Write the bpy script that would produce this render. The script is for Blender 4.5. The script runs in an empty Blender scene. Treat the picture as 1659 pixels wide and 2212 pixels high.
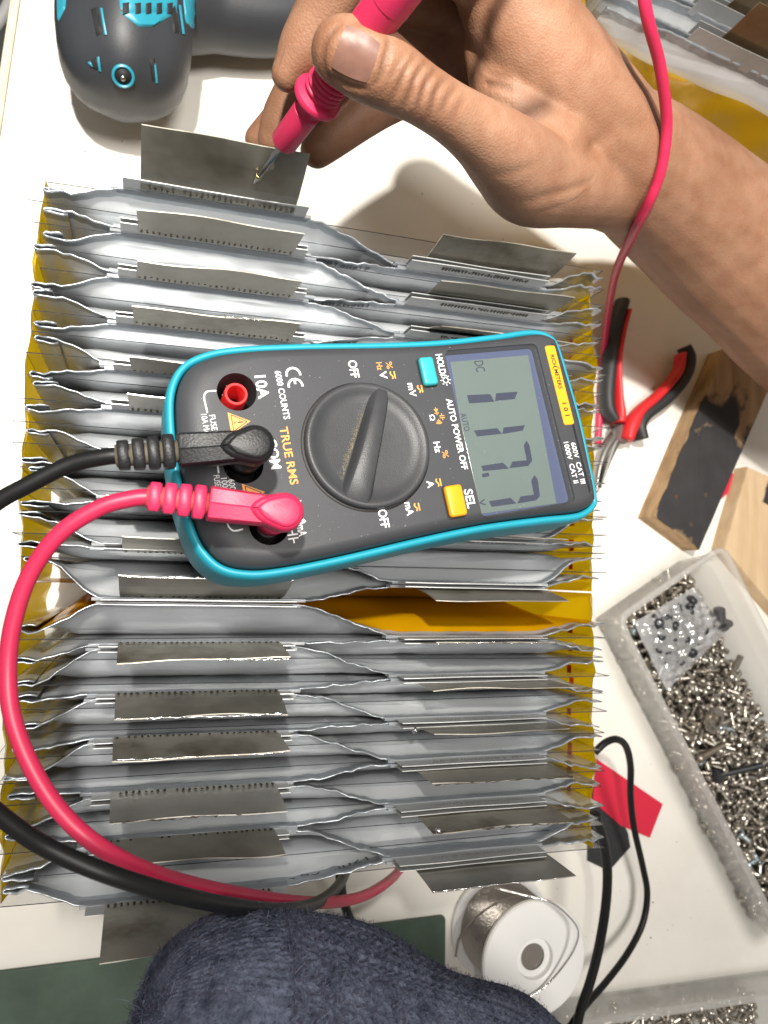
import bpy, bmesh, math, random
import numpy as np
from mathutils import Vector, Matrix
from mathutils.bvhtree import BVHTree

random.seed(7); rng = np.random.default_rng(7)
SC = bpy.context.scene
COL = SC.collection
MM = 0.001

# ------------------------------------------------------------------ camera (millimetres, table top = z 0)
F, CX, CY, ZC = 1671.0, 829.5, 1106.0, 387.0
def _n(v):
    v = np.array(v, float); return v / np.linalg.norm(v)
_down = _n((-531, 121, F)); _Z = -_down
_x = _n((5315, 255, F)); _X = _n(_x - _Z * np.dot(_x, _Z)); _Y = np.cross(_Z, _X)
RW = np.array([_X, _Y, _Z])                 # camera vector (x right, y down, z forward) -> world
CAMP = np.array([0, 0, ZC]); FWD = RW @ np.array([0, 0, 1.0])
def P(px, py, z):
    r = RW @ np.array([(px - CX) / F, (py - CY) / F, 1.0]); t = (z - ZC) / r[2]
    return np.array([r[0] * t, r[1] * t, z])
def PYP(px, py, y):                          # point of that sight line on the plane y = const
    r = RW @ np.array([(px - CX) / F, (py - CY) / F, 1.0]); t = y / r[1]
    return np.array([r[0] * t, y, ZC + r[2] * t])
def depth(p): return float(np.dot(np.array(p) - CAMP, FWD))
def PX(pts, z): return [P(a, b, z) for a, b in pts]

cam = bpy.data.cameras.new('camera'); cam_o = bpy.data.objects.new('camera', cam); COL.objects.link(cam_o)
cam.sensor_fit = 'VERTICAL'; cam.sensor_height = 36; cam.lens = 36 * F / 2212
cam.clip_start = 0.01; cam.clip_end = 50
M = Matrix.Identity(4)
for i, ax in enumerate((RW @ [1, 0, 0], RW @ [0, -1, 0], RW @ [0, 0, -1])):
    for k in range(3): M[k][i] = ax[k]
M.translation = Vector(CAMP * MM)
cam_o.matrix_world = M
cam.dof.use_dof = True; cam.dof.focus_distance = 0.232; cam.dof.aperture_fstop = 20
SC.camera = cam_o

# ------------------------------------------------------------------ light
W = bpy.data.worlds.new('World'); SC.world = W; W.use_nodes = True
bg = W.node_tree.nodes['Background']; bg.inputs['Color'].default_value = (1.0, 0.935, 0.86, 1); bg.inputs['Strength'].default_value = 0.33
def lamp(name, typ, loc, target, power, size, color, **kw):
    l = bpy.data.lights.new(name, typ); o = bpy.data.objects.new(name, l); COL.objects.link(o)
    o.location = Vector(loc) * MM
    o.rotation_euler = (Vector(target) - Vector(loc)).to_track_quat('-Z', 'Y').to_euler()
    l.energy = power; l.color = color
    for k, v in kw.items(): setattr(l, k, v)
    if typ == 'AREA': l.shape = 'DISK'; l.size = size
    else: l.shadow_soft_size = size
    return o
lamp('work_lamp', 'SPOT', (-95, 205, 770), (60, 210, 60), 42, 0.014, (1.0, 0.955, 0.875), spot_size=math.radians(62), spot_blend=1.0)
lamp('ceiling_lamp', 'AREA', (170, 20, 1500), (170, 0, 0), 15, 0.38, (1.0, 0.955, 0.89))
vs = SC.view_settings; vs.view_transform = 'Standard'; vs.look = 'None'; vs.exposure = 0.0; vs.gamma = 1.0
SC.render.engine = 'CYCLES'
SC.cycles.use_denoising = True
SC.cycles.max_bounces = 10; SC.cycles.transparent_max_bounces = 24
SC.cycles.caustics_reflective = False; SC.cycles.caustics_refractive = False
SC.cycles.sample_clamp_indirect = 6

# ------------------------------------------------------------------ materials
def pm(name, col, rough=0.5, metal=0.0, var=0.0, vscale=20, bump=0.0, bscale=300, col2=None, stretch=(1, 1, 1), coat=0.0,
       sss=0.0, spec=0.5, detail=4.0, contrast=None, rvar=0.0, aniso=0.0, coords='Object'):
    m = bpy.data.materials.new(name); m.use_nodes = True
    nt = m.node_tree; N = nt.nodes; L = nt.links; b = N['Principled BSDF']
    b.inputs['Base Color'].default_value = (*col, 1); b.inputs['Roughness'].default_value = rough
    b.inputs['Metallic'].default_value = metal; b.inputs['Specular IOR Level'].default_value = spec
    if coat: b.inputs['Coat Weight'].default_value = coat; b.inputs['Coat Roughness'].default_value = 0.12
    if sss:
        b.inputs['Subsurface Weight'].default_value = sss; b.inputs['Subsurface Radius'].default_value = (1, 0.35, 0.2)
        b.inputs['Subsurface Scale'].default_value = 0.003
    tc = N.new('ShaderNodeTexCoord'); mp = N.new('ShaderNodeMapping'); mp.inputs['Scale'].default_value = stretch
    L.new(tc.outputs[coords], mp.inputs['Vector'])
    if var or col2:
        n1 = N.new('ShaderNodeTexNoise'); n1.inputs['Scale'].default_value = vscale; n1.inputs['Detail'].default_value = detail
        n1.inputs['Roughness'].default_value = 0.65
        L.new(mp.outputs[0], n1.inputs['Vector'])
        r = N.new('ShaderNodeValToRGB'); lo, hi = contrast or (0.3, 0.7)
        r.color_ramp.elements[0].position = lo; r.color_ramp.elements[1].position = hi
        c2 = col2 if col2 else tuple(min(1, c * (1 + var)) for c in col)
        c1 = tuple(c * (1 - var) for c in col)
        r.color_ramp.elements[0].color = (*c1, 1); r.color_ramp.elements[1].color = (*c2, 1)
        L.new(n1.outputs['Fac'], r.inputs['Fac']); L.new(r.outputs['Color'], b.inputs['Base Color'])
        if rvar:
            mr = N.new('ShaderNodeMapRange'); mr.inputs['To Min'].default_value = rough - rvar; mr.inputs['To Max'].default_value = rough + rvar
            mr.inputs['From Min'].default_value = 0.3; mr.inputs['From Max'].default_value = 0.7
            L.new(n1.outputs['Fac'], mr.inputs['Value']); L.new(mr.outputs[0], b.inputs['Roughness'])
    if bump:
        n2 = N.new('ShaderNodeTexNoise'); n2.inputs['Scale'].default_value = bscale; n2.inputs['Detail'].default_value = 3
        L.new(mp.outputs[0], n2.inputs['Vector'])
        bp = N.new('ShaderNodeBump'); bp.inputs['Strength'].default_value = bump; bp.inputs['Distance'].default_value = 0.001
        L.new(n2.outputs['Fac'], bp.inputs['Height']); L.new(bp.outputs['Normal'], b.inputs['Normal'])
    return m
def clear_mat(name, tint, trans=0.8, rough=0.08, diff=(0.6, 0.6, 0.6), tl=0.0, gloss=0.12):
    """thin clear film: transparent + a little diffuse/translucent + gloss by fresnel"""
    m = bpy.data.materials.new(name); m.use_nodes = True; nt = m.node_tree; N = nt.nodes; L = nt.links
    N.remove(N['Principled BSDF']); out = N['Material Output']
    t = N.new('ShaderNodeBsdfTransparent'); t.inputs[0].default_value = (*tint, 1)
    d = N.new('ShaderNodeBsdfDiffuse'); d.inputs[0].default_value = (*diff, 1)
    s = d
    if tl:
        tr = N.new('ShaderNodeBsdfTranslucent'); tr.inputs[0].default_value = (*diff, 1)
        mx = N.new('ShaderNodeMixShader'); mx.inputs[0].default_value = tl
        L.new(d.outputs[0], mx.inputs[1]); L.new(tr.outputs[0], mx.inputs[2]); s = mx
    m1 = N.new('ShaderNodeMixShader'); m1.inputs[0].default_value = trans
    L.new(s.outputs[0], m1.inputs[1]); L.new(t.outputs[0], m1.inputs[2])
    g = N.new('ShaderNodeBsdfGlossy'); g.inputs['Roughness'].default_value = rough
    lw = N.new('ShaderNodeLayerWeight'); lw.inputs['Blend'].default_value = 0.25
    mr = N.new('ShaderNodeMapRange'); mr.inputs['To Min'].default_value = gloss * 0.4; mr.inputs['To Max'].default_value = min(1, gloss * 3)
    L.new(lw.outputs['Fresnel'], mr.inputs['Value'])
    m2 = N.new('ShaderNodeMixShader'); L.new(mr.outputs[0], m2.inputs[0]); L.new(m1.outputs[0], m2.inputs[1]); L.new(g.outputs[0], m2.inputs[2])
    L.new(m2.outputs[0], out.inputs['Surface'])
    return m

# ------------------------------------------------------------------ object helpers
ROOTM = {}
def root(name, loc, label, cat, rotz=0.0, group=None, kind=None, mat3=None):
    o = bpy.data.objects.new(name, None); COL.objects.link(o); o.empty_display_size = 0.01
    m = Matrix.Translation(Vector(loc)) @ Matrix.Rotation(rotz, 4, 'Z')
    o.location = Vector(loc) * MM; o.rotation_euler = (0, 0, rotz)
    if mat3 is not None:
        m = Matrix.Translation(Vector(loc)) @ mat3.to_4x4(); o.rotation_euler = mat3.to_euler()
    ROOTM[o.name] = m
    tag(o, label, cat, group, kind)
    return o
def tag(o, label=None, cat=None, group=None, kind=None):
    if label: o['label'] = label
    if cat: o['category'] = cat
    if group: o['group'] = group
    if kind: o['kind'] = kind
    return o
def rootmat(o):
    while o.parent: o = o.parent
    return ROOTM.get(o.name, Matrix.Identity(4))
def mk(name, V, Fc, mat, parent=None, smooth=True, local=False, mats=None, fm=None, auto=None, loc=None):
    V = np.asarray(V, float).reshape(-1, 3)
    if parent is not None and not local:
        mi = np.array(rootmat(parent).inverted()); V = V @ mi[:3, :3].T + mi[:3, 3]
    if loc is not None: V = V - np.asarray(loc)
    me = bpy.data.meshes.new(name)
    me.from_pydata((V * MM).tolist(), [], [tuple(map(int, f)) for f in Fc]); me.validate()
    for mm_ in (mats or [mat]): me.materials.append(mm_)
    if fm is not None and len(fm) == len(me.polygons): me.polygons.foreach_set('material_index', [int(a) for a in fm])
    me.polygons.foreach_set('use_smooth', [bool(smooth)] * len(me.polygons))
    if auto: 
        me.set_sharp_from_angle(angle=math.radians(auto))
    o = bpy.data.objects.new(name, me); COL.objects.link(o)
    if loc is not None: o.location = Vector(loc) * MM; ROOTM[o.name] = Matrix.Translation(Vector(loc))
    if parent is not None: o.parent = parent
    return o

class MB:
    """collects shapes of ONE part"""
    def __init__(s): s.V = []; s.F = []; s.m = []
    def add(s, V, Fc, m=0):
        b = len(s.V); s.V += [tuple(map(float, v)) for v in V]; s.F += [tuple(int(i) + b for i in f) for f in Fc]; s.m += [m] * len(Fc); return s
    def put(s, name, mat, parent=None, **k):
        mats = mat if isinstance(mat, list) else [mat]
        return mk(name, s.V, s.F, None, parent, mats=mats, fm=s.m, **k)

def smoothpath(pts, n=12):
    p = np.array(pts, float); q = np.vstack([2 * p[0] - p[1], p, 2 * p[-1] - p[-2]]); out = []
    for i in range(1, len(q) - 2):
        a, b, c, d = q[i - 1], q[i], q[i + 1], q[i + 2]
        for k in range(n):
            t = k / n
            out.append(0.5 * (2 * b + (c - a) * t + (2 * a - 5 * b + 4 * c - d) * t * t + (3 * b - a - 3 * c + d) * t ** 3))
    out.append(p[-1]); return np.array(out)
def closedpath(pts, n=8):
    p = np.array(pts, float); N = len(p); out = []
    for i in range(N):
        a, b, c, d = p[i - 1], p[i], p[(i + 1) % N], p[(i + 2) % N]
        for k in range(n):
            t = k / n
            out.append(0.5 * (2 * b + (c - a) * t + (2 * a - 5 * b + 4 * c - d) * t * t + (3 * b - a - 3 * c + d) * t ** 3))
    return np.array(out)
def frames(path):
    p = np.array(path); T = np.gradient(p, axis=0); T /= np.linalg.norm(T, axis=1)[:, None] + 1e-12
    u = np.cross(T[0], (0, 0, 1)); 
    if np.linalg.norm(u) < 1e-3: u = np.cross(T[0], (0, 1, 0))
    u /= np.linalg.norm(u); A = []; B = []
    for t in T:
        u = u - t * np.dot(u, t); u /= np.linalg.norm(u) + 1e-12
        A.append(u.copy()); B.append(np.cross(t, u))
    return T, np.array(A), np.array(B)
def tube(path, r, seg=14, cap=True, ell=(1, 1), round_ends=False):
    path = np.array(path, float); n = len(path); r = np.full(n, r, float) if np.isscalar(r) else np.array(r, float)
    T, A, B = frames(path)
    if round_ends:
        pre = []; post = []
        for k in (0, 1, 2, 3):
            a = math.pi / 2 * k / 4
            pre.append((path[0] - T[0] * r[0] * math.cos(a), r[0] * max(math.sin(a), 0.02)))
            post.append((path[-1] + T[-1] * r[-1] * math.cos(a), r[-1] * max(math.sin(a), 0.02)))
        post = post[::-1]
        path = np.vstack([[q[0] for q in pre], path, [q[0] for q in post]]); r = np.concatenate([[q[1] for q in pre], r, [q[1] for q in post]])
        A = np.vstack([[A[0]] * 4, A, [A[-1]] * 4]); B = np.vstack([[B[0]] * 4, B, [B[-1]] * 4]); n += 8
    V = []; Fc = []
    for i in range(n):
        for k in range(seg):
            a = 2 * math.pi * k / seg
            V.append(path[i] + A[i] * math.cos(a) * r[i] * ell[0] + B[i] * math.sin(a) * r[i] * ell[1])
    for i in range(n - 1):
        for k in range(seg):
            k2 = (k + 1) % seg; Fc.append((i * seg + k, (i + 1) * seg + k, (i + 1) * seg + k2, i * seg + k2))
    if cap:
        Fc.append(tuple(range(seg))); Fc.append(tuple(reversed(range((n - 1) * seg, n * seg))))
    return V, Fc
def rings(RL, cap0=True, cap1=True):
    """RL: list of rings (same count) -> skin"""
    n = len(RL[0]); V = [p for r in RL for p in r]; Fc = []
    for i in range(len(RL) - 1):
        for k in range(n):
            k2 = (k + 1) % n; Fc.append((i * n + k, i * n + k2, (i + 1) * n + k2, (i + 1) * n + k))
    if cap0: Fc.append(tuple(reversed(range(n))))
    if cap1: Fc.append(tuple(range((len(RL) - 1) * n, len(RL) * n)))
    return V, Fc
def area2(o): return 0.5 * sum(o[i - 1][0] * o[i][1] - o[i][0] * o[i - 1][1] for i in range(len(o)))
def ccw(o): o = [np.array(q[:2], float) for q in o]; return o if area2(o) > 0 else o[::-1]
def inset(o, d):
    n = len(o); out = []
    for i in range(n):
        a, b, c = o[i - 1], o[i], o[(i + 1) % n]
        e1 = (b - a) / (np.linalg.norm(b - a) + 1e-9); e2 = (c - b) / (np.linalg.norm(c - b) + 1e-9)
        n1 = np.array([-e1[1], e1[0]]); n2 = np.array([-e2[1], e2[0]]); m = n1 + n2; l = np.dot(m, m)
        m = m / l * 2 if l > 0.3 else n1
        out.append(b + m * d)
    return out
def prism(outline, rows, cap0=True, cap1=True):
    """outline (ccw list of xy), rows of (inset, z) from bottom to top"""
    o = ccw(outline); R = [[(*q, z) for q in inset(o, d)] for d, z in rows]
    return rings(R, cap0, cap1)
def slab(outline, z0, z1, bev=0.5):
    return prism(outline, [(bev, z0), (0, z0 + bev), (0, z1 - bev), (bev * 0.3, z1 - bev * 0.3), (bev, z1)])
def rrect(cx, cy, w, h, r, ang=0, n=5):
    pts = []
    for sx, sy, a0 in ((1, 1, 0), (-1, 1, 90), (-1, -1, 180), (1, -1, 270)):
        for k in range(n + 1):
            a = math.radians(a0 + 90 * k / n); pts.append((sx * (w / 2 - r) + r * math.cos(a), sy * (h / 2 - r) + r * math.sin(a)))
    c, s = math.cos(ang), math.sin(ang)
    return [(cx + x * c - y * s, cy + x * s + y * c) for x, y in pts]
def circle(cx, cy, r, n=32): return [(cx + r * math.cos(2 * math.pi * k / n), cy + r * math.sin(2 * math.pi * k / n)) for k in range(n)]
def lathe(prof, c, ax=(0, 0, 1), seg=32, cap0=True, cap1=True):
    """prof: (r, h) along axis ax from point c"""
    ax = _n(ax); u = np.cross(ax, (0, 0, 1)) if abs(ax[2]) < 0.9 else np.array([1.0, 0, 0]); u = _n(u - ax * np.dot(u, ax)); v = np.cross(ax, u)
    c = np.array(c, float)
    R = [[c + ax * h + (u * math.cos(2 * math.pi * k / seg) + v * math.sin(2 * math.pi * k / seg)) * r for k in range(seg)] for r, h in prof]
    return rings(R, cap0, cap1)
def box(c, s, ang=0, b=0.4):
    return slab(rrect(c[0], c[1], s[0], s[1], min(b * 1.5, s[0] * .4, s[1] * .4), ang, 3), c[2] - s[2] / 2, c[2] + s[2] / 2, min(b, s[2] * .3))
def ribbon(pts, w):
    """flat stroke in xy"""
    p = np.array([q[:2] for q in pts], float); T = np.gradient(p, axis=0); T /= np.linalg.norm(T, axis=1)[:, None] + 1e-9
    Nn = np.stack([-T[:, 1], T[:, 0]], 1); V = []; Fc = []
    for a, nn in zip(p, Nn): V += [(*(a + nn * w / 2), 0), (*(a - nn * w / 2), 0)]
    for i in range(len(p) - 1): Fc.append((2 * i, 2 * i + 1, 2 * i + 3, 2 * i + 2))
    return V, Fc
def evalmesh(o):
    dg = bpy.context.evaluated_depsgraph_get(); dg.update()
    return bpy.data.meshes.new_from_object(o.evaluated_get(dg))
_tc = {}
def text_geo(s, bold=0.012):
    key = (s, bold)
    if key not in _tc:
        c = bpy.data.curves.new('t', 'FONT'); c.body = s; c.offset = bold; c.resolution_u = 3; c.fill_mode = 'FRONT'; c.dimensions = '2D'
        o = bpy.data.objects.new('t', c); COL.objects.link(o); me = evalmesh(o)
        V = np.array([v.co[:] for v in me.vertices]); Fc = [tuple(p.vertices) for p in me.polygons]
        bpy.data.objects.remove(o); bpy.data.curves.remove(c); bpy.data.meshes.remove(me)
        _tc[key] = (V, Fc)
    return _tc[key]
def fnoise(x, seed, octs=((0.05, 1.0), (0.13, .5), (0.31, .25))):
    r = np.random.default_rng(seed); v = 0
    for f, a in octs: v = v + a * np.sin(np.asarray(x) * 2 * math.pi * f * (0.8 + .4 * r.random()) + r.random() * 6.28)
    return v

# ------------------------------------------------------------------ setting: table, floor
m_table = pm('table_laminate', (0.78, 0.755, 0.70), 0.32, var=0.05, vscale=14, bump=0.02, bscale=900, col2=(0.84, 0.82, 0.77), spec=0.45)
m_edge = pm('table_edge_wood', (0.62, 0.52, 0.38), 0.6, var=0.2, vscale=60, stretch=(8, 1, 1))
m_floor = pm('floor_concrete', (0.13, 0.14, 0.13), 0.8, var=0.25, vscale=6)
e0, e1 = P(44, 0, 0), P(0, 296, 0); ed = _n(e1 - e0); enx = np.array([-ed[1], ed[0], 0]); 
if enx[0] < 0: enx = -enx
A0 = e0 - ed * 500; A1 = e0 + ed * 1300
tab_out = [A0[:2], A1[:2], (A1 + enx * 1500)[:2], (A0 + enx * 1500)[:2]]
table = mk('table', *slab(tab_out, -28, 0, 0.8), m_table, None, smooth=False); tag(table, kind='structure')
v, f = slab([(A0 - enx * .2)[:2], (A1 - enx * .2)[:2], (A1 - enx * 4.2)[:2], (A0 - enx * 4.2)[:2]], -27, 0.5, 0.6)
mk('edge_band', v, f, m_edge, table, smooth=False)
fl = mk('floor', [(-1500, -1500, -720), (2000, -1500, -720), (2000, 2500, -720), (-1500, 2500, -720)], [(0, 1, 2, 3)], m_floor, None); tag(fl, kind='structure')
# specks of dirt on the table top
mb = MB()
for k in range(90):
    q = P(*random.choice([(random.uniform(0, 300), random.uniform(100, 420)), (random.uniform(700, 1300), random.uniform(300, 560)), (random.uniform(1300, 1500), random.uniform(900, 2050)), (random.uniform(1200, 1560), random.uniform(1850, 2080))]), 0.05)
    r = random.choice([.15, .2, .25, .3, .5]); c = [(q[0] + r * random.uniform(.6, 1.5) * math.cos(a), q[1] + r * random.uniform(.5, 1.2) * math.sin(a)) for a in np.linspace(0, 6.28, 7)[:-1]]
    mb.add(*prism(c, [(0, 0.02), (0, .07 + r * .2), (r * .4, .1 + r * .4)]))
o = mb.put('dirt_specks', pm('dirt', (0.16, 0.12, 0.09), 0.9), table); tag(o, kind='stuff')

# ------------------------------------------------------------------ battery pack
H = 125.0
m_pouch = pm('pouch_laminate', (0.72, 0.74, 0.76), 0.38, metal=0.62, var=0.10, vscale=30, bump=0.42, bscale=80, stretch=(0.16, 1, .7), rvar=0.05)
def crease(m, scale=55, strength=.35):
    nt = m.node_tree; N = nt.nodes; L = nt.links; b = N['Principled BSDF']; bp0 = [n for n in N if n.type == 'BUMP'][0]; mp = [n for n in N if n.type == 'MAPPING'][0]
    nz = N.new('ShaderNodeTexNoise'); nz.inputs['Scale'].default_value = 30; L.new(mp.outputs[0], nz.inputs['Vector'])
    mx = N.new('ShaderNodeMixRGB'); mx.inputs[0].default_value = .03; L.new(mp.outputs[0], mx.inputs[1]); L.new(nz.outputs['Color'], mx.inputs[2])
    v = N.new('ShaderNodeTexVoronoi'); v.feature = 'DISTANCE_TO_EDGE'; v.inputs['Scale'].default_value = scale; L.new(mx.outputs[0], v.inputs['Vector'])
    r = N.new('ShaderNodeValToRGB'); r.color_ramp.elements[1].position = .16; L.new(v.outputs['Distance'], r.inputs['Fac'])
    bp = N.new('ShaderNodeBump'); bp.inputs['Strength'].default_value = strength; bp.inputs['Distance'].default_value = .0008
    L.new(r.outputs[0], bp.inputs['Height']); L.new(bp0.outputs['Normal'], bp.inputs['Normal']); L.new(bp.outputs['Normal'], b.inputs['Normal'])
crease(m_pouch)
m_fold = pm('pouch_seal', (0.43, 0.46, 0.49), 0.34, metal=0.75, var=0.12, vscale=160, bump=0.35, bscale=260)
m_tab = pm('aluminium_tab', (0.56, 0.57, 0.57), 0.42, metal=0.6, var=0.1, vscale=60, bump=0.05, bscale=500)
m_nick = pm('nickel_strip', (0.37, 0.325, 0.25), 0.36, metal=0.80, var=0.34, vscale=32, col2=(0.56, 0.54, 0.48), bump=0.06, bscale=400, stretch=(1, 1, .6), rvar=0.1, contrast=(.25, .75))
m_nicks = [m_nick, pm('nickel_strip_dull', (0.30, 0.275, 0.22), 0.42, metal=.78, var=.35, vscale=22, col2=(0.47, 0.45, 0.40), bump=.08, bscale=300, rvar=.12), pm('nickel_strip_stained', (0.22, 0.185, 0.13), 0.38, metal=.8, vscale=45, col2=(0.50, 0.475, 0.41), bump=.06, bscale=500, contrast=(.3, .55), rvar=.1), pm('nickel_strip_bright', (0.46, 0.44, 0.39), 0.32, metal=.85, var=.2, vscale=28, col2=(0.62, 0.60, 0.55), bump=.05, bscale=400)]
m_burr = pm('solder_burr', (0.85, 0.85, 0.84), 0.15, metal=1.0, bump=.3, bscale=900)
m_char = pm('scorched_edge', (0.05, 0.04, 0.03), 0.6, metal=.3)
m_dot = pm('weld_dimple', (0.24, 0.22, 0.18), 0.22, metal=0.95)
m_film = clear_mat('tab_film', (0.95, 0.97, 1), 0.62, 0.3, (0.66, 0.69, 0.73), tl=.4, gloss=.08)
m_sheet = clear_mat('clear_sheet', (0.975, 0.98, 0.985), 0.945, 0.14, (0.6, 0.61, 0.63), gloss=.06)
m_sheet_edge = pm('sheet_edge', (0.03, 0.032, 0.035), 0.8, spec=.05)
m_tape = clear_mat('amber_tape', (1.0, 0.68, 0.02), 0.10, 0.07, (1.0, 0.67, 0.002), tl=.5, gloss=.12)
m_tape2 = clear_mat('amber_tape_on_foil', (1.0, 0.58, 0.01), 0.45, 0.10, (0.90, 0.47, 0.003), gloss=.14)
m_ink = pm('printed_ink', (0.10, 0.10, 0.12), 0.7)
m_redmark = clear_mat('red_mark', (1, .4, .1), 0.15, 0.2, (0.95, 0.20, 0.02), tl=.55, gloss=.1)
m_darkin = pm('pack_core', (0.05, 0.05, 0.05), 0.8)

m_dot2 = pm('weld_mark', (0.42, 0.41, 0.39), 0.35, metal=.7)
PITCH = 15.33 / 2
LY = {0: 125.6, 1: 110.8, 2: 95.5, 3: 80.1, 4: 64.7, 5: 51.8, 6: 36.5, 7: 21.5, 8: 6.5, 9: -10.7, 10: -25.1, 11: -40.7, 12: -54.1, 13: -70.8, 14: -85.3, 15: -104.3}
RY = {0: 112.3, 1: 99.0, 2: 86.9, 3: 72.5, 4: 57.5, 5: 44., 6: 28.5, 7: 13., 8: -3.6, 9: -22.9, 10: -36.2, 11: -51.3, 12: -65.6, 13: -80.5, 14: -98.2}
NC = 30
def cy(i):                              # body centre of cell i
    l = LY[(i + 1) // 2]; r = RY[i // 2]
    if i <= 17: return 120.8 - i * 121.8 / 17
    return -19.5 - (i - 18) * 79.0 / 11
packR = root('battery_pack', (68, 10, 0), 'large pack of silver pouch cells standing on edge, wrapped in yellow tape, under the multimeter', 'battery pack')

def sstep(a, b, x): t = np.clip((np.asarray(x, float) - a) / (b - a), 0, 1); return t * t * (3 - 2 * t)
PROF = [(0.0, 0.24, 0.0), (-1.6, 0.24, 0.02), (-4.6, 0.3, 0.06), (-6.2, 0.75, 0.16), (-8.6, 1.7, 0.4), (-11.5, 2.4, 0.66), (-14.5, 3.0, 0.88), (-18, 3.32, .98), (-24, 3.42, 1.0), (-32, 3.42, 1.0), (-42, 3.42, 1.0), (-55, 3.42, 1.0), (-70, 3.42, 1.0), (-119, 3.42, 1.0)]
def make_cell(i, parent, yb, yl, yr, xl, xr, prof=PROF, Ht=H, tf=None, hook=True, seed=0, n=90, wrap=0):
    """flange plan path runs left end -> left tab -> right tab -> right end; body below it"""
    r = np.random.default_rng(1000 + i + seed)
    ds = r.uniform(.78, 1.35); hz_ = r.normal() * .55; prof = [(d * ds if d > -26 else d, t, b) for d, t, b in prof]
    xs = np.linspace(xl, xr, n)
    dl, dr = yl - yb, yr - yb
    el = r.uniform(-1.2, 1.2) + (1.6 if dl < 0 else -1.6) * (1 if i not in (0, ) else 0)
    er = r.uniform(-1.4, 1.4) + (1.2 if dr < 0 else -1.2)
    off = el + (dl - el) * sstep(xl + 4, -10, xs)
    off = off + (dr - dl) * sstep(52, 90, xs)
    off = off + (er - dr) * sstep(143, xr - 6, xs)
    crump = 0.16 + 0.75 * (1 - sstep(xl, -8, xs)) + 0.5 * sstep(46, 60, xs) * (1 - sstep(80, 92, xs)) + 0.95 * sstep(144, xr - 8, xs)
    off = off + crump * 0.62 * fnoise(xs, 50 + i + seed, ((.03, .6), (.09, .6), (.21, .5), (.4, .35)))
    path = [(x, yb + o) for x, o in zip(xs, off)]
    ztop = [Ht + hz_ + 0.75 * c * float(q) for c, q in zip(crump, fnoise(xs, 90 + i, ((.05, .5), (.17, .5), (.45, .35))))]
    body = sstep(xl + 3, xl + 17, xs) * (1 - sstep(xr - 17, xr - 4, xs))
    if hook:
        sgn = r.choice([-1, 1]); L0 = path[0]; hk = []
        w = r.uniform(.9, 1.7); ln = r.uniform(4, 8)
        for k in range(9):
            t = k / 8
            if t < .5: hk.append((L0[0] + ln * (1 - t * 2) - .6, L0[1] + sgn * w * (1 + .25 * math.sin(t * 9))))
            else:
                a = (t - .5) * 2 * math.pi; hk.append((L0[0] - .6 - w * .75 * math.sin(a), L0[1] + sgn * w * .5 * (1 + math.cos(a))))
        path = hk + path; ztop = [Ht + .2 * r.normal() for _ in hk] + ztop; body = np.concatenate([np.zeros(9), body])
    p = np.array(path); T = np.gradient(p, axis=0); T /= np.linalg.norm(T, axis=1)[:, None] + 1e-9; Nn = np.stack([-T[:, 1], T[:, 0]], 1)
    nb = 9 if hook else 0
    V = []; m = len(prof)
    bulge = 1 + .035 * fnoise(p[:, 0], 300 + i, ((.012, 1), (.03, .6), (.08, .4)))
    dent = [fnoise(p[:, 0], 4000 + i * 31 + q, ((.02, .5), (.055, .5), (.14, .28), (.3, .12))) for q in range(2 * len(prof))]
    for k in range(len(p)):
        ring = []
        for side in (1, -1):
            seq = prof if side == 1 else prof[::-1]
            for (dz, th, b) in seq:
                e = body[k]; t = 0.22 + (th * bulge[k] - 0.22) * e
                bb = b * sstep(0, .6, e); yy = p[k][1] * (1 - bb) + yb * bb
                nn = Nn[k] if bb < .3 else np.array([0, 1.0])
                xx = p[k][0]
                if wrap and side == wrap: yy += wrap * 5.9 * e * float(sstep(13, 68, -dz)) * (1.0 if dz > -100 else .8)
                if -20 < dz < -4: yy += .16 * e * float(dent[len(ring)][k])
                ring.append((xx + nn[0] * t * side, yy + nn[1] * t * side, ztop[k] + dz if dz > -8 else Ht + dz))
        V += ring
    R = 2 * m; Fc = []; fm = []
    for k in range(len(p) - 1):
        for j in range(R - 1):
            Fc.append((k * R + j, k * R + j + 1, (k + 1) * R + j + 1, (k + 1) * R + j))
            jj = j if j < m - 1 else (R - 2 - j); fm.append(1 if (jj < 2 or j == m - 1 and False) else 0)
        Fc.append((k * R + R - 1, k * R, (k + 1) * R, (k + 1) * R + R - 1)); fm.append(1)
    for k in (0, len(p) - 1): Fc.append(tuple(k * R + j for j in range(R))); fm.append(0)
    V = np.array(V)
    # side 1 goes top->bottom at +n, then bottom->top at -n : profile loop closes over the top edge
    if tf is not None: V = tf(V)
    o = mk('pouch_cell', V, Fc, None, parent, mats=[m_pouch, m_fold], fm=fm)
    if wrap:                                  # amber tape laid over one face of the cell, from the shoulder down
        G = V.reshape(len(p), R, 3); j0, j1 = (3, m) if wrap > 0 else (m, R - 3); sh = G[:, j0:j1].copy()
        if wrap < 0: sh = sh[:, ::-1]
        sh[:, :, 1] += wrap * .22; sh[:, :, 2] += .1; nj = sh.shape[1]
        sh[:, 0, 2] += .35 * np.sin(sh[:, 0, 0] * .35) + .2 * np.sin(sh[:, 0, 0] * .9)
        Fw = [(a * nj + b, (a + 1) * nj + b, (a + 1) * nj + b + 1, a * nj + b + 1) for a in range(nb, len(p) - 1) for b in range(nj - 1)]
        mk('tape_facing', sh.reshape(-1, 3), Fw, m_tape2, o)
    return o, (xs, yb + off)

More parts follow.
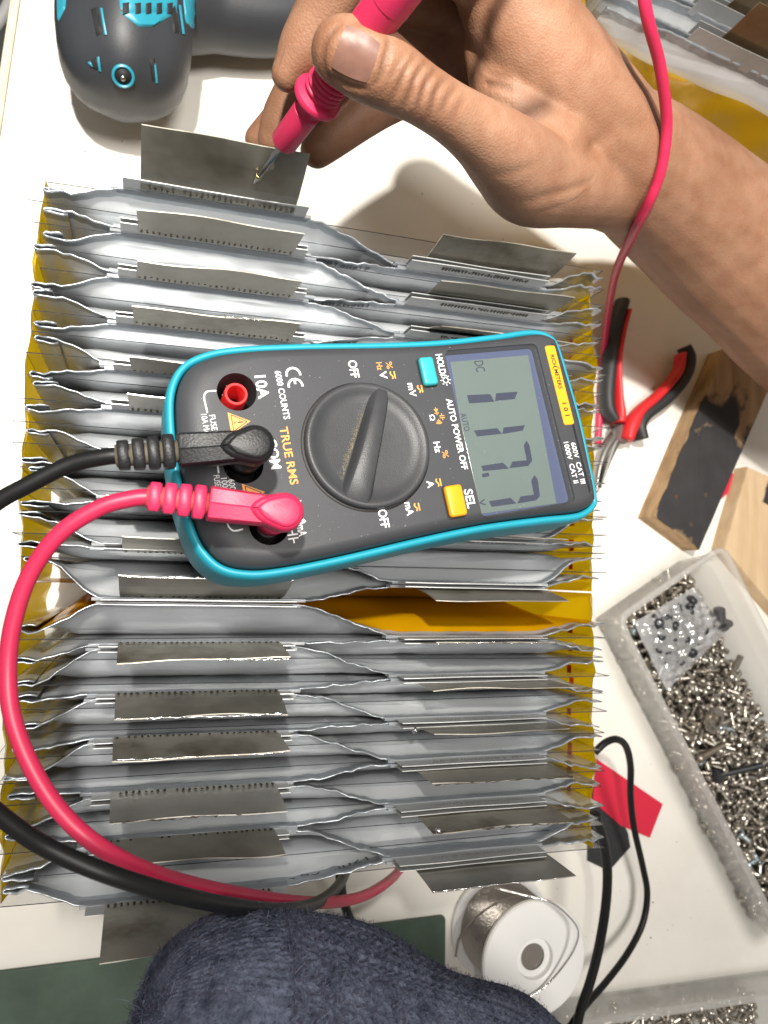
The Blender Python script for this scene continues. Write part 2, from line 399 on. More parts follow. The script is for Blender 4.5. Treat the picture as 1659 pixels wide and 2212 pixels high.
def strip_quad(x0, x1, y0, y1, z0, z1, th, xs0=0, xs1=0, nx=14, wob=.25, seed=0):
    """thin upright strip, bottom edge (x0..x1, y0, z0) to top edge y1, z1, slightly wavy"""
    V = []; Fc = []
    r = np.random.default_rng(seed); ph = r.random(3) * 6
    for s in (0, 1):
        for k in range(nx):
            t = k / (nx - 1)
            w = wob * (math.sin(t * 4 + ph[0]) + .5 * math.sin(t * 9 + ph[1]))
            for j in range(4):
                u = j / 3
                V.append((x0 + (x1 - x0) * t + (xs0 * (1 - t) + xs1 * t) * u, y0 + (y1 - y0) * (u ** 1.4) + w * u * u + (th if s else 0), z0 + (z1 - z0) * u + (.25 * math.sin(t * 7 + ph[2]) if j == 3 else 0)))
    def I(s, k, j): return s * nx * 4 + k * 4 + j
    for k in range(nx - 1):
        for j in range(3):
            Fc.append((I(0, k, j), I(0, k + 1, j), I(0, k + 1, j + 1), I(0, k, j + 1))); Fc.append((I(1, k, j), I(1, k, j + 1), I(1, k + 1, j + 1), I(1, k + 1, j)))
        Fc.append((I(0, k, 3), I(0, k + 1, 3), I(1, k + 1, 3), I(1, k, 3))); Fc.append((I(0, k, 0), I(1, k, 0), I(1, k + 1, 0), I(0, k + 1, 0)))
    for j in range(3):
        Fc.append((I(0, 0, j), I(0, 0, j + 1), I(1, 0, j + 1), I(1, 0, j))); Fc.append((I(0, nx - 1, j), I(1, nx - 1, j), I(1, nx - 1, j + 1), I(0, nx - 1, j + 1)))
    return V, Fc
def weld_dots(x0, x1, y, z, side, rows=2, seed=0, skip=0.08):
    r = np.random.default_rng(seed); mb = MB(); n = 27
    for k in range(n):
        for q in range(rows):
            if r.random() < skip: continue
            x = x0 + 1 + (x1 - x0 - 2) * k / (n - 1) + r.normal() * .08; zz = z + q * 1.15 + r.normal() * .08; rad = .46 + .14 * r.random()
            ring = [(x + rad * math.cos(a), y + side * .02, zz + rad * math.sin(a)) for a in np.linspace(0, 2 * math.pi, 7)[:-1]]
            ring2 = [(x + rad * .55 * math.cos(a), y + side * .28, zz + rad * .55 * math.sin(a)) for a in np.linspace(0, 2 * math.pi, 7)[:-1]]
            V = ring + ring2 + [(x, y + side * .08, zz)]
            Fc = [(a, (a + 1) % 6, 6 + (a + 1) % 6, 6 + a) for a in range(6)] + [(6 + a, 6 + (a + 1) % 6, 12) for a in range(6)]
            mb.add(V, Fc)
    return mb
def ragged_edge(x0, x1, y, z, r0, seed):
    r = np.random.default_rng(seed); xs = np.linspace(x0, x1, 40)
    pts = np.stack([xs, y + .15 * r.normal(size=40), z + .18 * r.normal(size=40)], 1)
    return tube(pts, np.clip(r0 * (1 + .8 * r.normal(size=40)), .06, r0 * 2.4), 6)

cells = {}
for i in range(NC):
    l = (i + 1) // 2; rr_ = i // 2
    yl = LY[l] + (0.75 if i % 2 == 1 else -0.75) if 0 < l < 15 else LY[l] - (.6 if l == 0 else -.6)
    yr = RY[rr_] + (0.75 if i % 2 == 0 else -0.75)
    xl = -33.5 + rng.uniform(-1.2, 1.2); xr = 171.5 + rng.uniform(-1.5, 1.5)
    o, fl_ = make_cell(i, packR, cy(i), yl, yr, xl, xr, wrap=-1 if i == 17 else 1 if i == 18 else 0); cells[i] = (o, fl_, yl, yr)
    # metal tabs welded out of the seal, with their plastic film
    for side, (a, b, yy) in enumerate(((-10.5, 50.5, yl), (88, 143, yr))):
        hz = 8.0 if side == 0 else 9.5
        v, f = strip_quad(a, b, yy - .12, yy - .12, H - 3, H + hz, .25, nx=10, wob=.08, seed=i * 2 + side)
        mk('cell_tab', v, f, m_tab, o, smooth=False)
        e = rng.uniform(1.5, 4.5)
        v, f = strip_quad(a - e, b + rng.uniform(1.5, 4.5), yy - .5, yy - .5, H - 2.5, H + rng.uniform(1.2, 2.2), 1.0, nx=16, wob=.12, seed=i * 2 + side + 500)
        mk('tab_film', v, f, m_film, o, smooth=False)

# nickel strips: (base y, tip y, tip z, side of tabs the strip sits on)
LT = {0: (132.6, 154.5, 40), 1: (109.3, 148, 0), 2: (94.0, 147, 0), 3: (79.4, 147.5, 0), 4: (63.4, 146.5, 0), 5: (52.9, 146, 0), 6: (37, 145, 0), 7: (22, 145, 0), 8: (9.8, 146, 0), 9: (-3.6, 146, 0),
      10: (-28.0, 148, 0), 11: (-44.6, 148, 0), 12: (-56.2, 148, 0), 13: (-73.7, 148, 0), 14: (-86.5, 146, 0), 15: (-106.0, 160, 0)}
RT = {0: (116.3, 148), 1: (99.6, 148), 2: (83.6, 147.5), 3: (72, 145), 4: (57, 145), 5: (44, 145), 6: (28, 145), 7: (13, 145), 8: (-8, 146), 9: (-22., 148), 10: (-37.4, 148), 11: (-51.6, 147.5), 12: (-67.3, 148.5), 13: (-82.6, 148), 14: (-101, 147.5)}
for k in range(16):
    ty, tz, _ = LT[k]; up = LY[k] > 0
    s = -1 if up else 1                       # the face that carries the strip
    yb_ = LY[k] + s * 1.35
    v, f = strip_quad(-5, 46, yb_, ty + s * .9, H + 3.2, tz, .3, nx=14, wob=rng.uniform(.2, .65) if k not in (0, 15) else .2, seed=k + 40, xs0=rng.uniform(-.6, .8), xs1=rng.uniform(-.5, 1.2))
    o = mk('nickel_strip', v, f, m_nicks[[1, 0, 0, 2, 1, 3, 0, 0, 0, 3, 2, 1, 2, 3, 1, 2][k]], packR, smooth=False)
    d = weld_dots(-5, 46, yb_ + (-.0 if s < 0 else .3), H + (4.2 if k in (0, 15) else 4.6), s, 2 if k in (0, 15, 9, 1, 2, 3) else (2 if k % 2 else 1), seed=k + 900, skip=rng.uniform(.03, .35))
    tag(d.put('weld_dots', m_dot, o), kind='stuff')
    if k in (3, 9, 10, 11, 12, 13):
        a, b = {3: (22, 34), 9: (-5, 46), 10: (24, 46), 11: (-5, 46), 12: (-4, 46), 13: (-4, 40)}[k]
        mk('solder_burr', *ragged_edge(a, b, ty + s * .9 + .15, tz, .22 if k in (11, 10) else .13, k), m_burr if k != 13 else m_char, o)
    if k == 0:
        o['label'] = 'tall bare terminal strip touched by the probe'
for k in range(15):
    ty, tz = RT[k]; up = RY[k] > 0; s = 1 if up else -1
    yb_ = RY[k] + s * 1.35
    v, f = strip_quad(94, 145, yb_, ty + s * .5, H + 2, tz, .3, nx=14, wob=rng.uniform(.2, .6), seed=k + 140, xs0=rng.uniform(-.6, .8), xs1=rng.uniform(-.5, 2.2))
    o = mk('nickel_strip', v, f, m_nicks[[2, 1, 2, 0, 0, 0, 0, 0, 0, 1, 2, 1, 0, 2, 3][k]], packR, smooth=False)
    # weld marks show on the cell tab on the near side
    d = weld_dots(100, 136, RY[k] - s * .92, H + 5.6, -s, 2 if up else 1, seed=k + 1900, skip=.1)
    tag(d.put('weld_dots', m_dot if up else m_dot2, o), kind='stuff')
    if k in (9, 12, 13, 14):
        mk('solder_burr', *ragged_edge(94.5, 145, ty + s * .5 + .15, tz, .15, k + 77), m_char if k in (13, 12) else m_burr, o)
    if k in (11, 13):
        mk('solder_blob', *lathe([(0.05, -1.1), (.8, -.8), (1.15, 0), (.8, .9), (.05, 1.2)], (92.5 if k == 11 else 96, yb_ - .3, H + 9 if k == 11 else tz), seg=12), m_burr, o)

# clear separator sheets between the cells
for i in range(-1, NC):
    y = cy(i) - (cy(i) - cy(i + 1)) / 2 if 0 <= i < NC - 1 else (cy(0) + 4.6 if i < 0 else cy(NC - 1) - 4.4)
    if i == 17: continue
    x0 = -37.5 + rng.uniform(-2.5, 3.0); x1 = 174.8 + rng.uniform(-1, 2.2); zt = H - 3.2 + rng.uniform(-1.2, 1.0); th = .28
    ya, yb2 = y + rng.uniform(-.5, .5), y + rng.uniform(-.7, .7)
    n = 16; V = []; Fc = []; fm = []
    for k in range(n):
        t = k / (n - 1); x = x0 + (x1 - x0) * t; yy = ya + (yb2 - ya) * t + .35 * math.sin(t * 5 + i)
        zz = zt + (rng.uniform(-.5, .5) if k in (0, n - 1) else 0)
        V += [(x, yy, 40), (x, yy + th, 40), (x, yy + th, zz), (x, yy, zz)]
    for k in range(n - 1):
        for j in range(4):
            Fc.append((k * 4 + j, k * 4 + (j + 1) % 4, (k + 1) * 4 + (j + 1) % 4, (k + 1) * 4 + j)); fm.append(1 if j == 2 else 0)
    Fc.append((0, 1, 2, 3)); fm.append(1); Fc.append(tuple((n - 1) * 4 + j for j in range(4))); fm.append(1)
    mk('separator_sheet', V, Fc, None, packR, smooth=False, mats=[m_sheet, m_sheet_edge], fm=fm)

# amber tape round the two blocks of cells
def tape_loop(y0, y1, seed):
    pts = []
    xl, xr = -36.3, 173.0
    for t in np.linspace(0, 1, 46): pts.append((xl + .5 * math.sin(t * 21 + seed) + .3 * math.sin(t * 53) - 1.6 * math.sin(t * math.pi), y0 + (y1 - y0) * t))
    for t in np.linspace(.02, .98, 40): pts.append((xl + 2 + (xr - xl - 4) * t, y1 - .9 * 0))
    for t in np.linspace(0, 1, 46): pts.append((xr + .4 * math.sin(t * 19 + seed) + .25 * math.sin(t * 47) + .9 * math.sin(t * math.pi), y1 + (y0 - y1) * t))
    for t in np.linspace(.02, .98, 40): pts.append((xr - 2 - (xr - xl - 4) * t, y0))
    return np.array(pts)
def tape(y0, y1, seed, name='tape_wrap'):
    p = tape_loop(y0, y1, seed); n = len(p); V = []; Fc = []
    zs = [H - 7, H - 9, H - 13, H - 18, H - 26, H - 45, 20]
    for j, z in enumerate(zs):
        for k in range(n):
            a = 0.3 * math.sin(k * .9 + j * 2.1 + seed) if j > 0 else 0
            zz = z + (fnoise([k * 1.0], seed + 5, ((.05, 1.2), (.17, .7), (.31, .4)))[0] if j == 0 else 0)
            ends = 1 if (k < 46 or 86 <= k < 132) else 0
            if not ends: zz = min(zz, H - 42 - j * 2)
            inw = {0: 1.2, 1: .4}.get(j, 0) * (1 if k < 46 else -1 if 86 <= k < 132 else 0)
            V.append((p[k][0] + a * (1 if ends else 0) + inw, p[k][1] + (a * .25 if not ends else 0), zz))
    for j in range(len(zs) - 1):
        for k in range(n):
            k2 = (k + 1) % n; Fc.append((j * n + k, j * n + k2, (j + 1) * n + k2, (j + 1) * n + k))
    return mk(name, V, Fc, m_tape, packR)
tA = tape(cy(0) + 5.2, cy(17) - 4.2, 1); tB = tape(cy(17) - 4.9, cy(29) - 5.0, 2)
for (ya, yb2, par) in ((cy(0) - 20, cy(17), tA), (cy(18), cy(29) + 4, tB)):
    y = ya; 
    while y > yb2 + 3:
        ln = random.uniform(2.0, 6.5); z = H - 22 + random.uniform(-1.5, 1.5)
        v, f = box((171.2, y - ln / 2, z), (.15, ln, random.uniform(2.6, 3.8)), 0, .04)
        mk('red_mark', v, f, m_redmark, par, smooth=False); y -= ln + random.uniform(1.0, 6)
# printed date code and smudged print on some seals (lettering along the seal, seen from above)
def seal_print(i, s, x0, length, h, up, seed, z0=-6.0, smudge=False):
    o, (xs, ys), yl, yr = cells[i]
    V, Fc = text_geo(s, 0.004); V = V.copy(); b0, b1 = V.min(0), V.max(0)
    u = (V[:, 0] - b0[0]) / (b1[0] - b0[0]); w = (V[:, 1] - b0[1]) / (b1[1] - b0[1])
    x = x0 + length * u; y = np.interp(x, xs, ys) + (.45 if up > 0 else -.45)
    z = H + z0 + h * w
    if up > 0: x = x0 + length * (1 - u)
    y = np.interp(x, xs, ys) + (.48 if up > 0 else -.48)
    mk('printed_code', np.stack([x, y, z], 1), Fc, m_ink, o, smooth=False)
seal_print(1, '+P8T20917', 55, 21, 3.0, -1, 1, z0=-5.2)
seal_print(3, '+P820901', 55, 21, 3.0, -1, 2, z0=-5.2)
seal_print(5, '+P862049', 53, 19, 3.0, -1, 3, z0=-5.2)
seal_print(29, '170L  09', 57, 24, 3.0, 1, 4, z0=-6.0)
seal_print(20, '400200A', 55, 16, 2.2, 1, 5, z0=-5.5)

# ------------------------------------------------------------------ multimeter
Z0 = 148.2; ZF = 176.0
# the case lies on uneven strips: its face plane tilts (near side higher)
_a, _b = -0.02, -0.14; _c0 = P(820, 965, 172)
def _pl(px, py, z0):
    r = RW @ np.array([(px - CX) / F, (py - CY) / F, 1.0]); t = (z0 - _a * _c0[0] - _b * _c0[1] - ZC) / (r[2] - _a * r[0] - _b * r[1]); return np.array([0, 0, ZC]) + r * t
_lm = _n((0.98028, 0.19208, -0.0465)); _nz = _n((-_a, -_b, 1.0)); _lm = _n(_lm - _nz * np.dot(_lm, _nz)); _tm = np.cross(_lm, _nz)
_o = np.array([_pl(*q, 168.5) for q in ((357, 880), (385, 776), (600, 760), (830, 752), (1100, 718), (1180, 716), (1240, 870), (1280, 1085), (1255, 1125), (1060, 1160), (700, 1225), (500, 1252), (425, 1215), (400, 1100))])
mc = _lm * ((_o @ _lm).max() + (_o @ _lm).min()) / 2 + _tm * ((_o @ _tm).max() + (_o @ _tm).min()) / 2 + _nz * (np.mean(_o @ _nz) - 20.3)
m3 = Matrix((tuple(_tm), tuple(_lm), tuple(_nz))).transposed()
met = root('multimeter', tuple(mc), 'grey handheld digital multimeter with cyan rim reading 117.7 volts, lying on the pack', 'multimeter', mat3=m3)
MI = np.array(ROOTM[met.name].inverted())
_co = MI[:3, :3] @ CAMP + MI[:3, 3]
def ml(px, py, z=ZF + .12):
    d = MI[:3, :3] @ (RW @ np.array([(px - CX) / F, (py - CY) / F, 1.0])); t = (z - Z0 - _co[2]) / d[2]; return _co + d * t
def zA(x, y): return 351.1 + .1984 * x, 740.6 + .1984 * y
def zB(x, y): return 658.3 + .2315 * x, 740.6 + .2315 * y
def zCc(x, y): return 932.6 + .2315 * x, 707.7 + .2315 * y
m_body = pm('meter_plastic', (0.044, 0.046, 0.052), 0.45, var=0.08, vscale=40, bump=0.10, bscale=3200, spec=.32)
m_cyan = pm('cyan_rubber', (0.012, 0.27, 0.365), 0.42, bump=0.03, bscale=1200, var=.06, vscale=60)
m_knob = pm('knob_plastic', (0.040, 0.042, 0.046), 0.42, spec=.35, bump=0.10, bscale=2600, var=.12, vscale=90)
m_dust = pm('dust', (0.27, 0.235, 0.15), 0.9, var=.3, vscale=500, bump=.4, bscale=2500)
m_white = pm('white_print', (0.78, 0.79, 0.80), 0.5)
m_orange = pm('orange_print', (0.80, 0.33, 0.065), 0.5)
m_orange2 = pm('orange_sticker', (0.74, 0.33, 0.012), 0.45)
m_black = pm('black_print', (0.02, 0.02, 0.02), 0.5)
m_btn_c = pm('cyan_button', (0.03, 0.33, 0.37), 0.38, bump=.03, bscale=1500)
m_btn_y = pm('yellow_button', (0.74, 0.32, 0.010), 0.4, bump=.03, bscale=1500)
m_lcd = pm('lcd_glass', (0.125, 0.165, 0.14), 0.35, var=.05, vscale=30)
m_seg = pm('lcd_segment', (0.012, 0.018, 0.048), 0.4)
m_win_edge = pm('window_bezel_shade', (0.06, 0.08, 0.16), 0.3)  # bezel with the recess's inner shadow put into its dark blue
m_win = clear_mat('display_window', (0.97, 0.98, 1), 0.975, 0.05, (0.45, 0.47, 0.5), gloss=.16)
m_red_jack = pm('red_jack', (0.62, 0.018, 0.02), 0.35)
m_hole = pm('jack_hole', (0.012, 0.010, 0.010), 0.6)
half = [(0, -67.3), (14, -66.4), (23, -64.4), (29.5, -59.8), (32.7, -52.5), (33.7, -43), (33.3, -25), (31.9, 0), (31.3, 20), (31.9, 40), (32.6, 51), (32.3, 56.5), (30.4, 61.0), (26.5, 63.6), (13, 64.5)]
outl = closedpath(half + [(0, 64.9)] + [(-x, y) for x, y in half[:0:-1]], 6)
def inz(z): return z - Z0
v, f = prism(outl, [(3, inz(148.5)), (.8, inz(149.2)), (0.2, inz(152)), (0, inz(158)), (.1, inz(168.5)), (.6, inz(171.2)), (1.4, inz(171.9)), (2.2, inz(171.6)), (2.6, inz(170.6)), (2.75, inz(164))], True, False)
mk('rim', v, f, m_cyan, met, local=True)
_oc = ccw(outl); RLb = []
for d, z in [(4, 149.5), (2.85, 150), (2.8, 170.5), (2.95, 172.4), (3.4, 173.9), (4.2, 175.0), (5.2, 175.7), (6.1, 175.95), (6.6, 176.0)]:
    ring = []
    for q, q0 in zip(inset(_oc, d), _oc):
        k = min(1, max(0, (-38 - q0[1]) / 26)); e = max(0, d - 2.7) * 1.35 * k; q = q * (1 - e / np.linalg.norm(q)); ring.append((q[0], q[1], inz(z)))
    RLb.append(ring)
v, f = rings(RLb)
body = mk('body', v, f, m_body, met, local=True)
# recesses cut into the case: display window, jack wells
wc = [ml(*zCc(*q)) for q in ((128, 214), (985, 128), (1352, 1638), (452, 1778))]
wctr = np.mean(wc, axis=0); 
ww = (np.linalg.norm(wc[3][:2] - wc[0][:2]) + np.linalg.norm(wc[2][:2] - wc[1][:2])) / 2; wh = (np.linalg.norm(wc[1][:2] - wc[0][:2]) + np.linalg.norm(wc[2][:2] - wc[3][:2])) / 2
JK = [ml(512, 846)[:2], ml(526, 1002)[:2], ml(582, 1134)[:2]]
cut = MB(); cut.add(*prism(rrect(wctr[0], wctr[1], ww, wh, 2.2), [(.9, inz(ZF - 3.2)), (0.3, inz(ZF - .8)), (0, inz(ZF + 3))]))
for j in JK: cut.add(*lathe([(5.3, inz(ZF - 13)), (5.5, inz(ZF + 3))], (j[0], j[1], 0), seg=40))
co = mk('cutter', cut.V, cut.F, m_hole, None)
co.parent = met
bo = body.modifiers.new('b', 'BOOLEAN'); bo.object = co; bo.operation = 'DIFFERENCE'; bo.solver = 'EXACT'
nm = evalmesh(body); body.modifiers.clear(); old = body.data; body.data = nm; nm.name = 'body'
nm.set_sharp_from_angle(angle=math.radians(38))
bpy.data.objects.remove(co)
def flat(name, V, Fc, mat, par=met, z=ZF + .1):
    V = np.array(V, float).copy(); V[:, 2] = inz(z); return mk(name, V, Fc, mat, par, smooth=False, local=True)
# display
disp = mk('display', *prism(rrect(wctr[0], wctr[1], ww - 1.9, wh - 1.9, 1.4), [(0, inz(ZF - 3.1)), (0, inz(ZF - 2.6))]), m_win_edge, met, local=True, smooth=False)
lc = [ml(*zCc(*q), ZF - 2.4) for q in ((175, 320), (900, 255), (1165, 1640), (425, 1742))]
mk('lcd_panel', *slab([q[:2] for q in lc], inz(ZF - 2.58), inz(ZF - 2.4), .05), m_lcd, disp, local=True, smooth=False)
SEG = [[(330, 630), (545, 620), (585, 690), (350, 706)], [(602, 612), (802, 598), (775, 665), (592, 684)],
       [(395, 960), (610, 938), (655, 990), (425, 1015)], [(672, 932), (870, 910), (850, 960), (660, 992)],
       [(462, 1290), (665, 1260), (720, 1315), (480, 1338)], [(752, 1250), (888, 1237), (905, 1290), (728, 1310)], [(885, 1055), (912, 1098), (938, 1240), (905, 1285), (888, 1240), (860, 1100)],
       [(470, 1365), (530, 1352), (540, 1385), (475, 1398)],
       [(535, 1620), (735, 1588), (790, 1640), (560, 1672)], [(830, 1575), (955, 1558), (972, 1612), (800, 1640)], [(958, 1375), (990, 1420), (1010, 1572), (975, 1610), (955, 1560), (930, 1430)]]
for s in SEG:
    q = [ml(*zCc(*a), ZF - 2.3)[:2] for a in s]
    mk('digit_segment', *prism(q, [(0, inz(ZF - 2.39)), (0, inz(ZF - 2.3))]), m_seg, disp, local=True, smooth=False)
def txt(s, ctr_px, length_px, h_mm, mat, name='lettering', par=met, z=ZF + .1, bold=0.015, ang=0.0, side=1.0):
    """lettering read towards local +x"""
    V, Fc = text_geo(s, bold); V = V.copy(); b0, b1 = V.min(0), V.max(0); V = V - (b0 + b1) / 2
    c = ml(*ctr_px, z); p0 = ml(ctr_px[0], ctr_px[1] - length_px / 2, z); p1 = ml(ctr_px[0], ctr_px[1] + length_px / 2, z)
    Lm = abs(p1[0] - p0[0])
    V[:, 0] *= Lm / (b1[0] - b0[0]); V[:, 1] *= h_mm / (b1[1] - b0[1])
    ca, sa = math.cos(ang), math.sin(ang); X = V[:, 0] * ca - V[:, 1] * sa; Y = V[:, 0] * sa + V[:, 1] * ca
    return flat(name, np.stack([X + c[0], Y + c[1], X * 0], 1), Fc, mat, par, z)
def px_h(a): return a / 7.35
txt('DC', zCc(448, 360), 24, 3.2, m_seg, par=disp, z=ZF - 2.3, bold=0)
txt('AUTO', zCc(312, 882), 40, 2.0, m_seg, par=disp, z=ZF - 2.3, bold=0)
txt('V', zCc(470, 1632), 15, 2.1, m_seg, par=disp, z=ZF - 2.3, bold=.01)
mk('window', *slab(rrect(wctr[0], wctr[1], ww - .5, wh - .5, 2.0), inz(ZF - .75), inz(ZF - .15), .2), m_win, met, local=True, smooth=False)
# lettering on the face
TX = [('10A', (566, 836), 51, 3.3, m_white, .02), ('6000 COUNTS', (610, 853), 106, 1.85, m_white, .012), ('TRUE RMS', (624, 984), 127, 2.4, m_orange, .014),
      ('COM', (591, 980), 66, 3.0, m_white, .02), ('FUSED', (462, 919), 46, 1.6, m_white, 0), ('10A MAX', (445, 921), 54, 1.6, m_white, 0),
      ('600V', (502, 1052), 34, 1.7, m_white, 0), ('1000V', (487, 1052), 40, 1.7, m_white, 0), ('FUSED', (470, 1043), 34, 1.6, m_white, 0),
      ('OFF', (764, 797), 38, 2.75, m_white, .02), ('OFF', (829, 1120), 41, 2.75, m_white, .02), ('Hz', (820, 791), 17, 1.8, m_orange, .006), ('%', (841, 789), 16, 1.9, m_orange, .0),
      ('V', (828, 810), 17, 2.3, m_white, .02), ('mV', (890, 842), 30, 2.2, m_white, .02), ('HOLD/', (953, 789), 49, 2.3, m_white, .02), ('AUTO POWER OFF', (987, 937), 157, 2.1, m_white, .018),
      ('\u03a9', (934, 902), 13, 1.7, m_white, .02), ('Hz', (945, 966), 24, 2.1, m_white, .02), ('%', (962, 981), 17, 1.9, m_orange, .0), ('A', (930, 1046), 16, 2.2, m_white, .02),
      ('mA', (884, 1099), 30, 2.2, m_white, .02), ('SEL', (1015, 1077), 42, 2.9, m_white, .02), ('mA', (652, 1146), 25, 2.3, m_white, .02)]
for s, c, L_, h, m_, b in TX: txt(s, c, L_, h, m_, bold=b)
txt('600V  CAT III', (1249, 1000), 92, 1.8, m_white, bold=.012); txt('1000V  CAT II', (1233.5, 999), 92, 1.8, m_white, bold=.012)
def stroke(name, pts_px, w, mat, par=met, z=ZF + .1, smooth_n=0):
    q = [ml(*p, z)[:2] for p in pts_px]
    if smooth_n: q = smoothpath(q, smooth_n)
    return flat(name, *ribbon(q, w), mat, par, z)
def strokes(name, lists, w, mat, par=met, z=ZF + .1):
    mb = MB()
    for q in lists: mb.add(*ribbon(q, w))
    V = np.array(mb.V); V[:, 2] = inz(z); return mk(name, V, mb.F, mat, par, smooth=False, local=True)
stroke('printed_line', [(467, 844), (456, 844.5), (447, 846), (442, 852), (441, 860), (444, 874), (448, 891)], .42, m_white, smooth_n=5)
stroke('printed_line', [(470, 1004), (471, 1013), (472.5, 1022)], .42, m_white)
stroke('printed_line', [(490, 1128), (495, 1139), (503, 1146), (513, 1146), (525, 1143)], .42, m_white, smooth_n=5)
# AC/DC marks, icons: local offsets (x = reading direction, y = up)
def acdc(px, py, s=1.0):
    c = ml(px, py)[:2]; t = np.linspace(-1.15, 1.15, 14)
    strokes('printed_symbol', [[(c[0] - 1.15 * s, c[1] + .55 * s), (c[0] + 1.15 * s, c[1] + .55 * s)], [(c[0] + a * s, c[1] - .45 * s + .32 * s * math.sin(a * 2.7)) for a in t]], .42, m_orange)
for q in ((849, 810), (908, 840), (948, 1042), (901.5, 1095)): acdc(*q)
def arc(c, r, a0, a1, n=12): return [(c[0] + r * math.cos(math.radians(a)), c[1] + r * math.sin(math.radians(a))) for a in np.linspace(a0, a1, n)]
c = ml(635, 815)[:2]
strokes('printed_symbol', [arc((c[0] - .8, c[1]), 2.0, 80, 280), arc((c[0] + 2.5, c[1]), 2.0, 80, 280), [(c[0] + .8, c[1]), (c[0] + 2.0, c[1])]], .62, m_white)
c = ml(963, 821)[:2]
strokes('printed_symbol', [arc(c, .85, 0, 360, 20)] + [[(c[0] + 1.2 * math.cos(a), c[1] + 1.2 * math.sin(a)), (c[0] + 1.75 * math.cos(a), c[1] + 1.75 * math.sin(a))] for a in np.linspace(0, 2 * math.pi, 9)[:-1]], .26, m_white)
def diode(c, s, mat):
    mb = MB(); mb.add([(c[0] - 1.0 * s, c[1] + .9 * s, 0), (c[0] - 1.0 * s, c[1] - .9 * s, 0), (c[0] + .5 * s, c[1], 0)], [(0, 1, 2)])
    mb.add(*ribbon([(c[0] + .6 * s, c[1] - .9 * s), (c[0] + .6 * s, c[1] + .9 * s)], .32 * s)); mb.add(*ribbon([(c[0] - 1.6 * s, c[1]), (c[0] + 1.4 * s, c[1])], .28 * s))
    V = np.array(mb.V); V[:, 2] = inz(ZF + .1); mk('printed_symbol', V, mb.F, mat, met, smooth=False, local=True)
diode(ml(645, 1090)[:2], 1.15, m_white); diode(ml(942.6, 889)[:2], .8, m_orange)
def capac(c, s, mat): strokes('printed_symbol', [[(c[0] - .4 * s, c[1] - 1.1 * s), (c[0] - .4 * s, c[1] + 1.1 * s)], [(c[0] + .4 * s, c[1] - 1.1 * s), (c[0] + .4 * s, c[1] + 1.1 * s)], [(c[0] - 1.4 * s, c[1]), (c[0] - .4 * s, c[1])], [(c[0] + .4 * s, c[1]), (c[0] + 1.4 * s, c[1])]], .3 * s, mat)
capac(ml(633, 1159)[:2], 1.3, m_white); capac(ml(955, 900)[:2], .75, m_orange)
def sound(c, s, mat): strokes('printed_symbol', [arc((c[0] - .9 * s, c[1]), r * s, -40, 40, 8) for r in (.25, .75, 1.25, 1.75)], .3 * s, mat)
sound(ml(649, 1122)[:2], 1.25, m_white); sound(ml(948, 910)[:2], .85, m_orange)
def warn(px, py, kind):
    c = ml(px, py)[:2]; s = 3.1
    tri = lambda k, z0, z1: prism([(c[0] - s * k, c[1] - s * .9 * k), (c[0] + s * k, c[1] - s * .9 * k), (c[0], c[1] + s * .95 * k)], [(0, inz(z0)), (0, inz(z1))])
    o = mk('warning_sign', *tri(1, ZF + .02, ZF + .1), m_orange, met, smooth=False, local=True)
    e = s * .76; z = ZF + .16
    q = [(c[0] - e, c[1] - e * .86), (c[0] + e, c[1] - e * .86), (c[0], c[1] + e * .84), (c[0] - e, c[1] - e * .86)]
    strokes('sign_border', [[q[0], q[1]], [q[1], q[2]], [q[2], q[3]]], .26, m_black, o, z)
    if kind: strokes('sign_mark', [[(c[0] + .4, c[1] + .8), (c[0] - .4, c[1] - .3), (c[0] + .35, c[1] - .4), (c[0] - .3, c[1] - 1.5)]], .34, m_black, o, z)
    else: strokes('sign_mark', [[(c[0], c[1] + .9), (c[0], c[1] - .6)], [(c[0], c[1] - 1.1), (c[0], c[1] - 1.6)]], .42, m_black, o, z)
warn(518, 912, 0); warn(549, 1066, 1)
# maker's label on the display end
lb = [ml(1177, 747, ZF + .3), ml(1198.5, 745, ZF + .3), ml(1242, 914.5, ZF + .3), ml(1219.5, 919.5, ZF + .3)]
lctr = np.mean(lb, axis=0); lw_ = (abs(lb[2][0] - lb[1][0]) + abs(lb[3][0] - lb[0][0])) / 2; lh = np.linalg.norm(lb[1][:2] - lb[0][:2])
plate = mk('name_label', *prism(rrect(lctr[0], lctr[1], lw_, lh, .8), [(0, inz(ZF - 1.2)), (0, inz(ZF + .1)), (.15, inz(ZF + .25))]), m_orange2, met, local=True, smooth=False)
def ltx(s_, dx, L_, h):
    V, Fc = text_geo(s_, 0.022); V = V.copy(); b0, b1 = V.min(0), V.max(0); V = V - (b0 + b1) / 2
    V[:, 0] *= L_ / (b1[0] - b0[0]); V[:, 1] *= h / (b1[1] - b0[1]); flat('lettering', np.stack([V[:, 0] + lctr[0] + dx, V[:, 1] + lctr[1], V[:, 0] * 0], 1), Fc, m_black, plate, ZF + .32)
ltx('RICH', -8.1, 4.2, 1.5); ltx('METERS', -1.9, 6.6, 1.5); ltx('1 0 1', 8.3, 4.4, 1.7)
c = (lctr[0] - 5.3, lctr[1]); strokes('sign_mark', [arc((c[0] + .5, c[1] + .1), 1.35, 110, 245, 10)], .24, m_black, plate, ZF + .32)
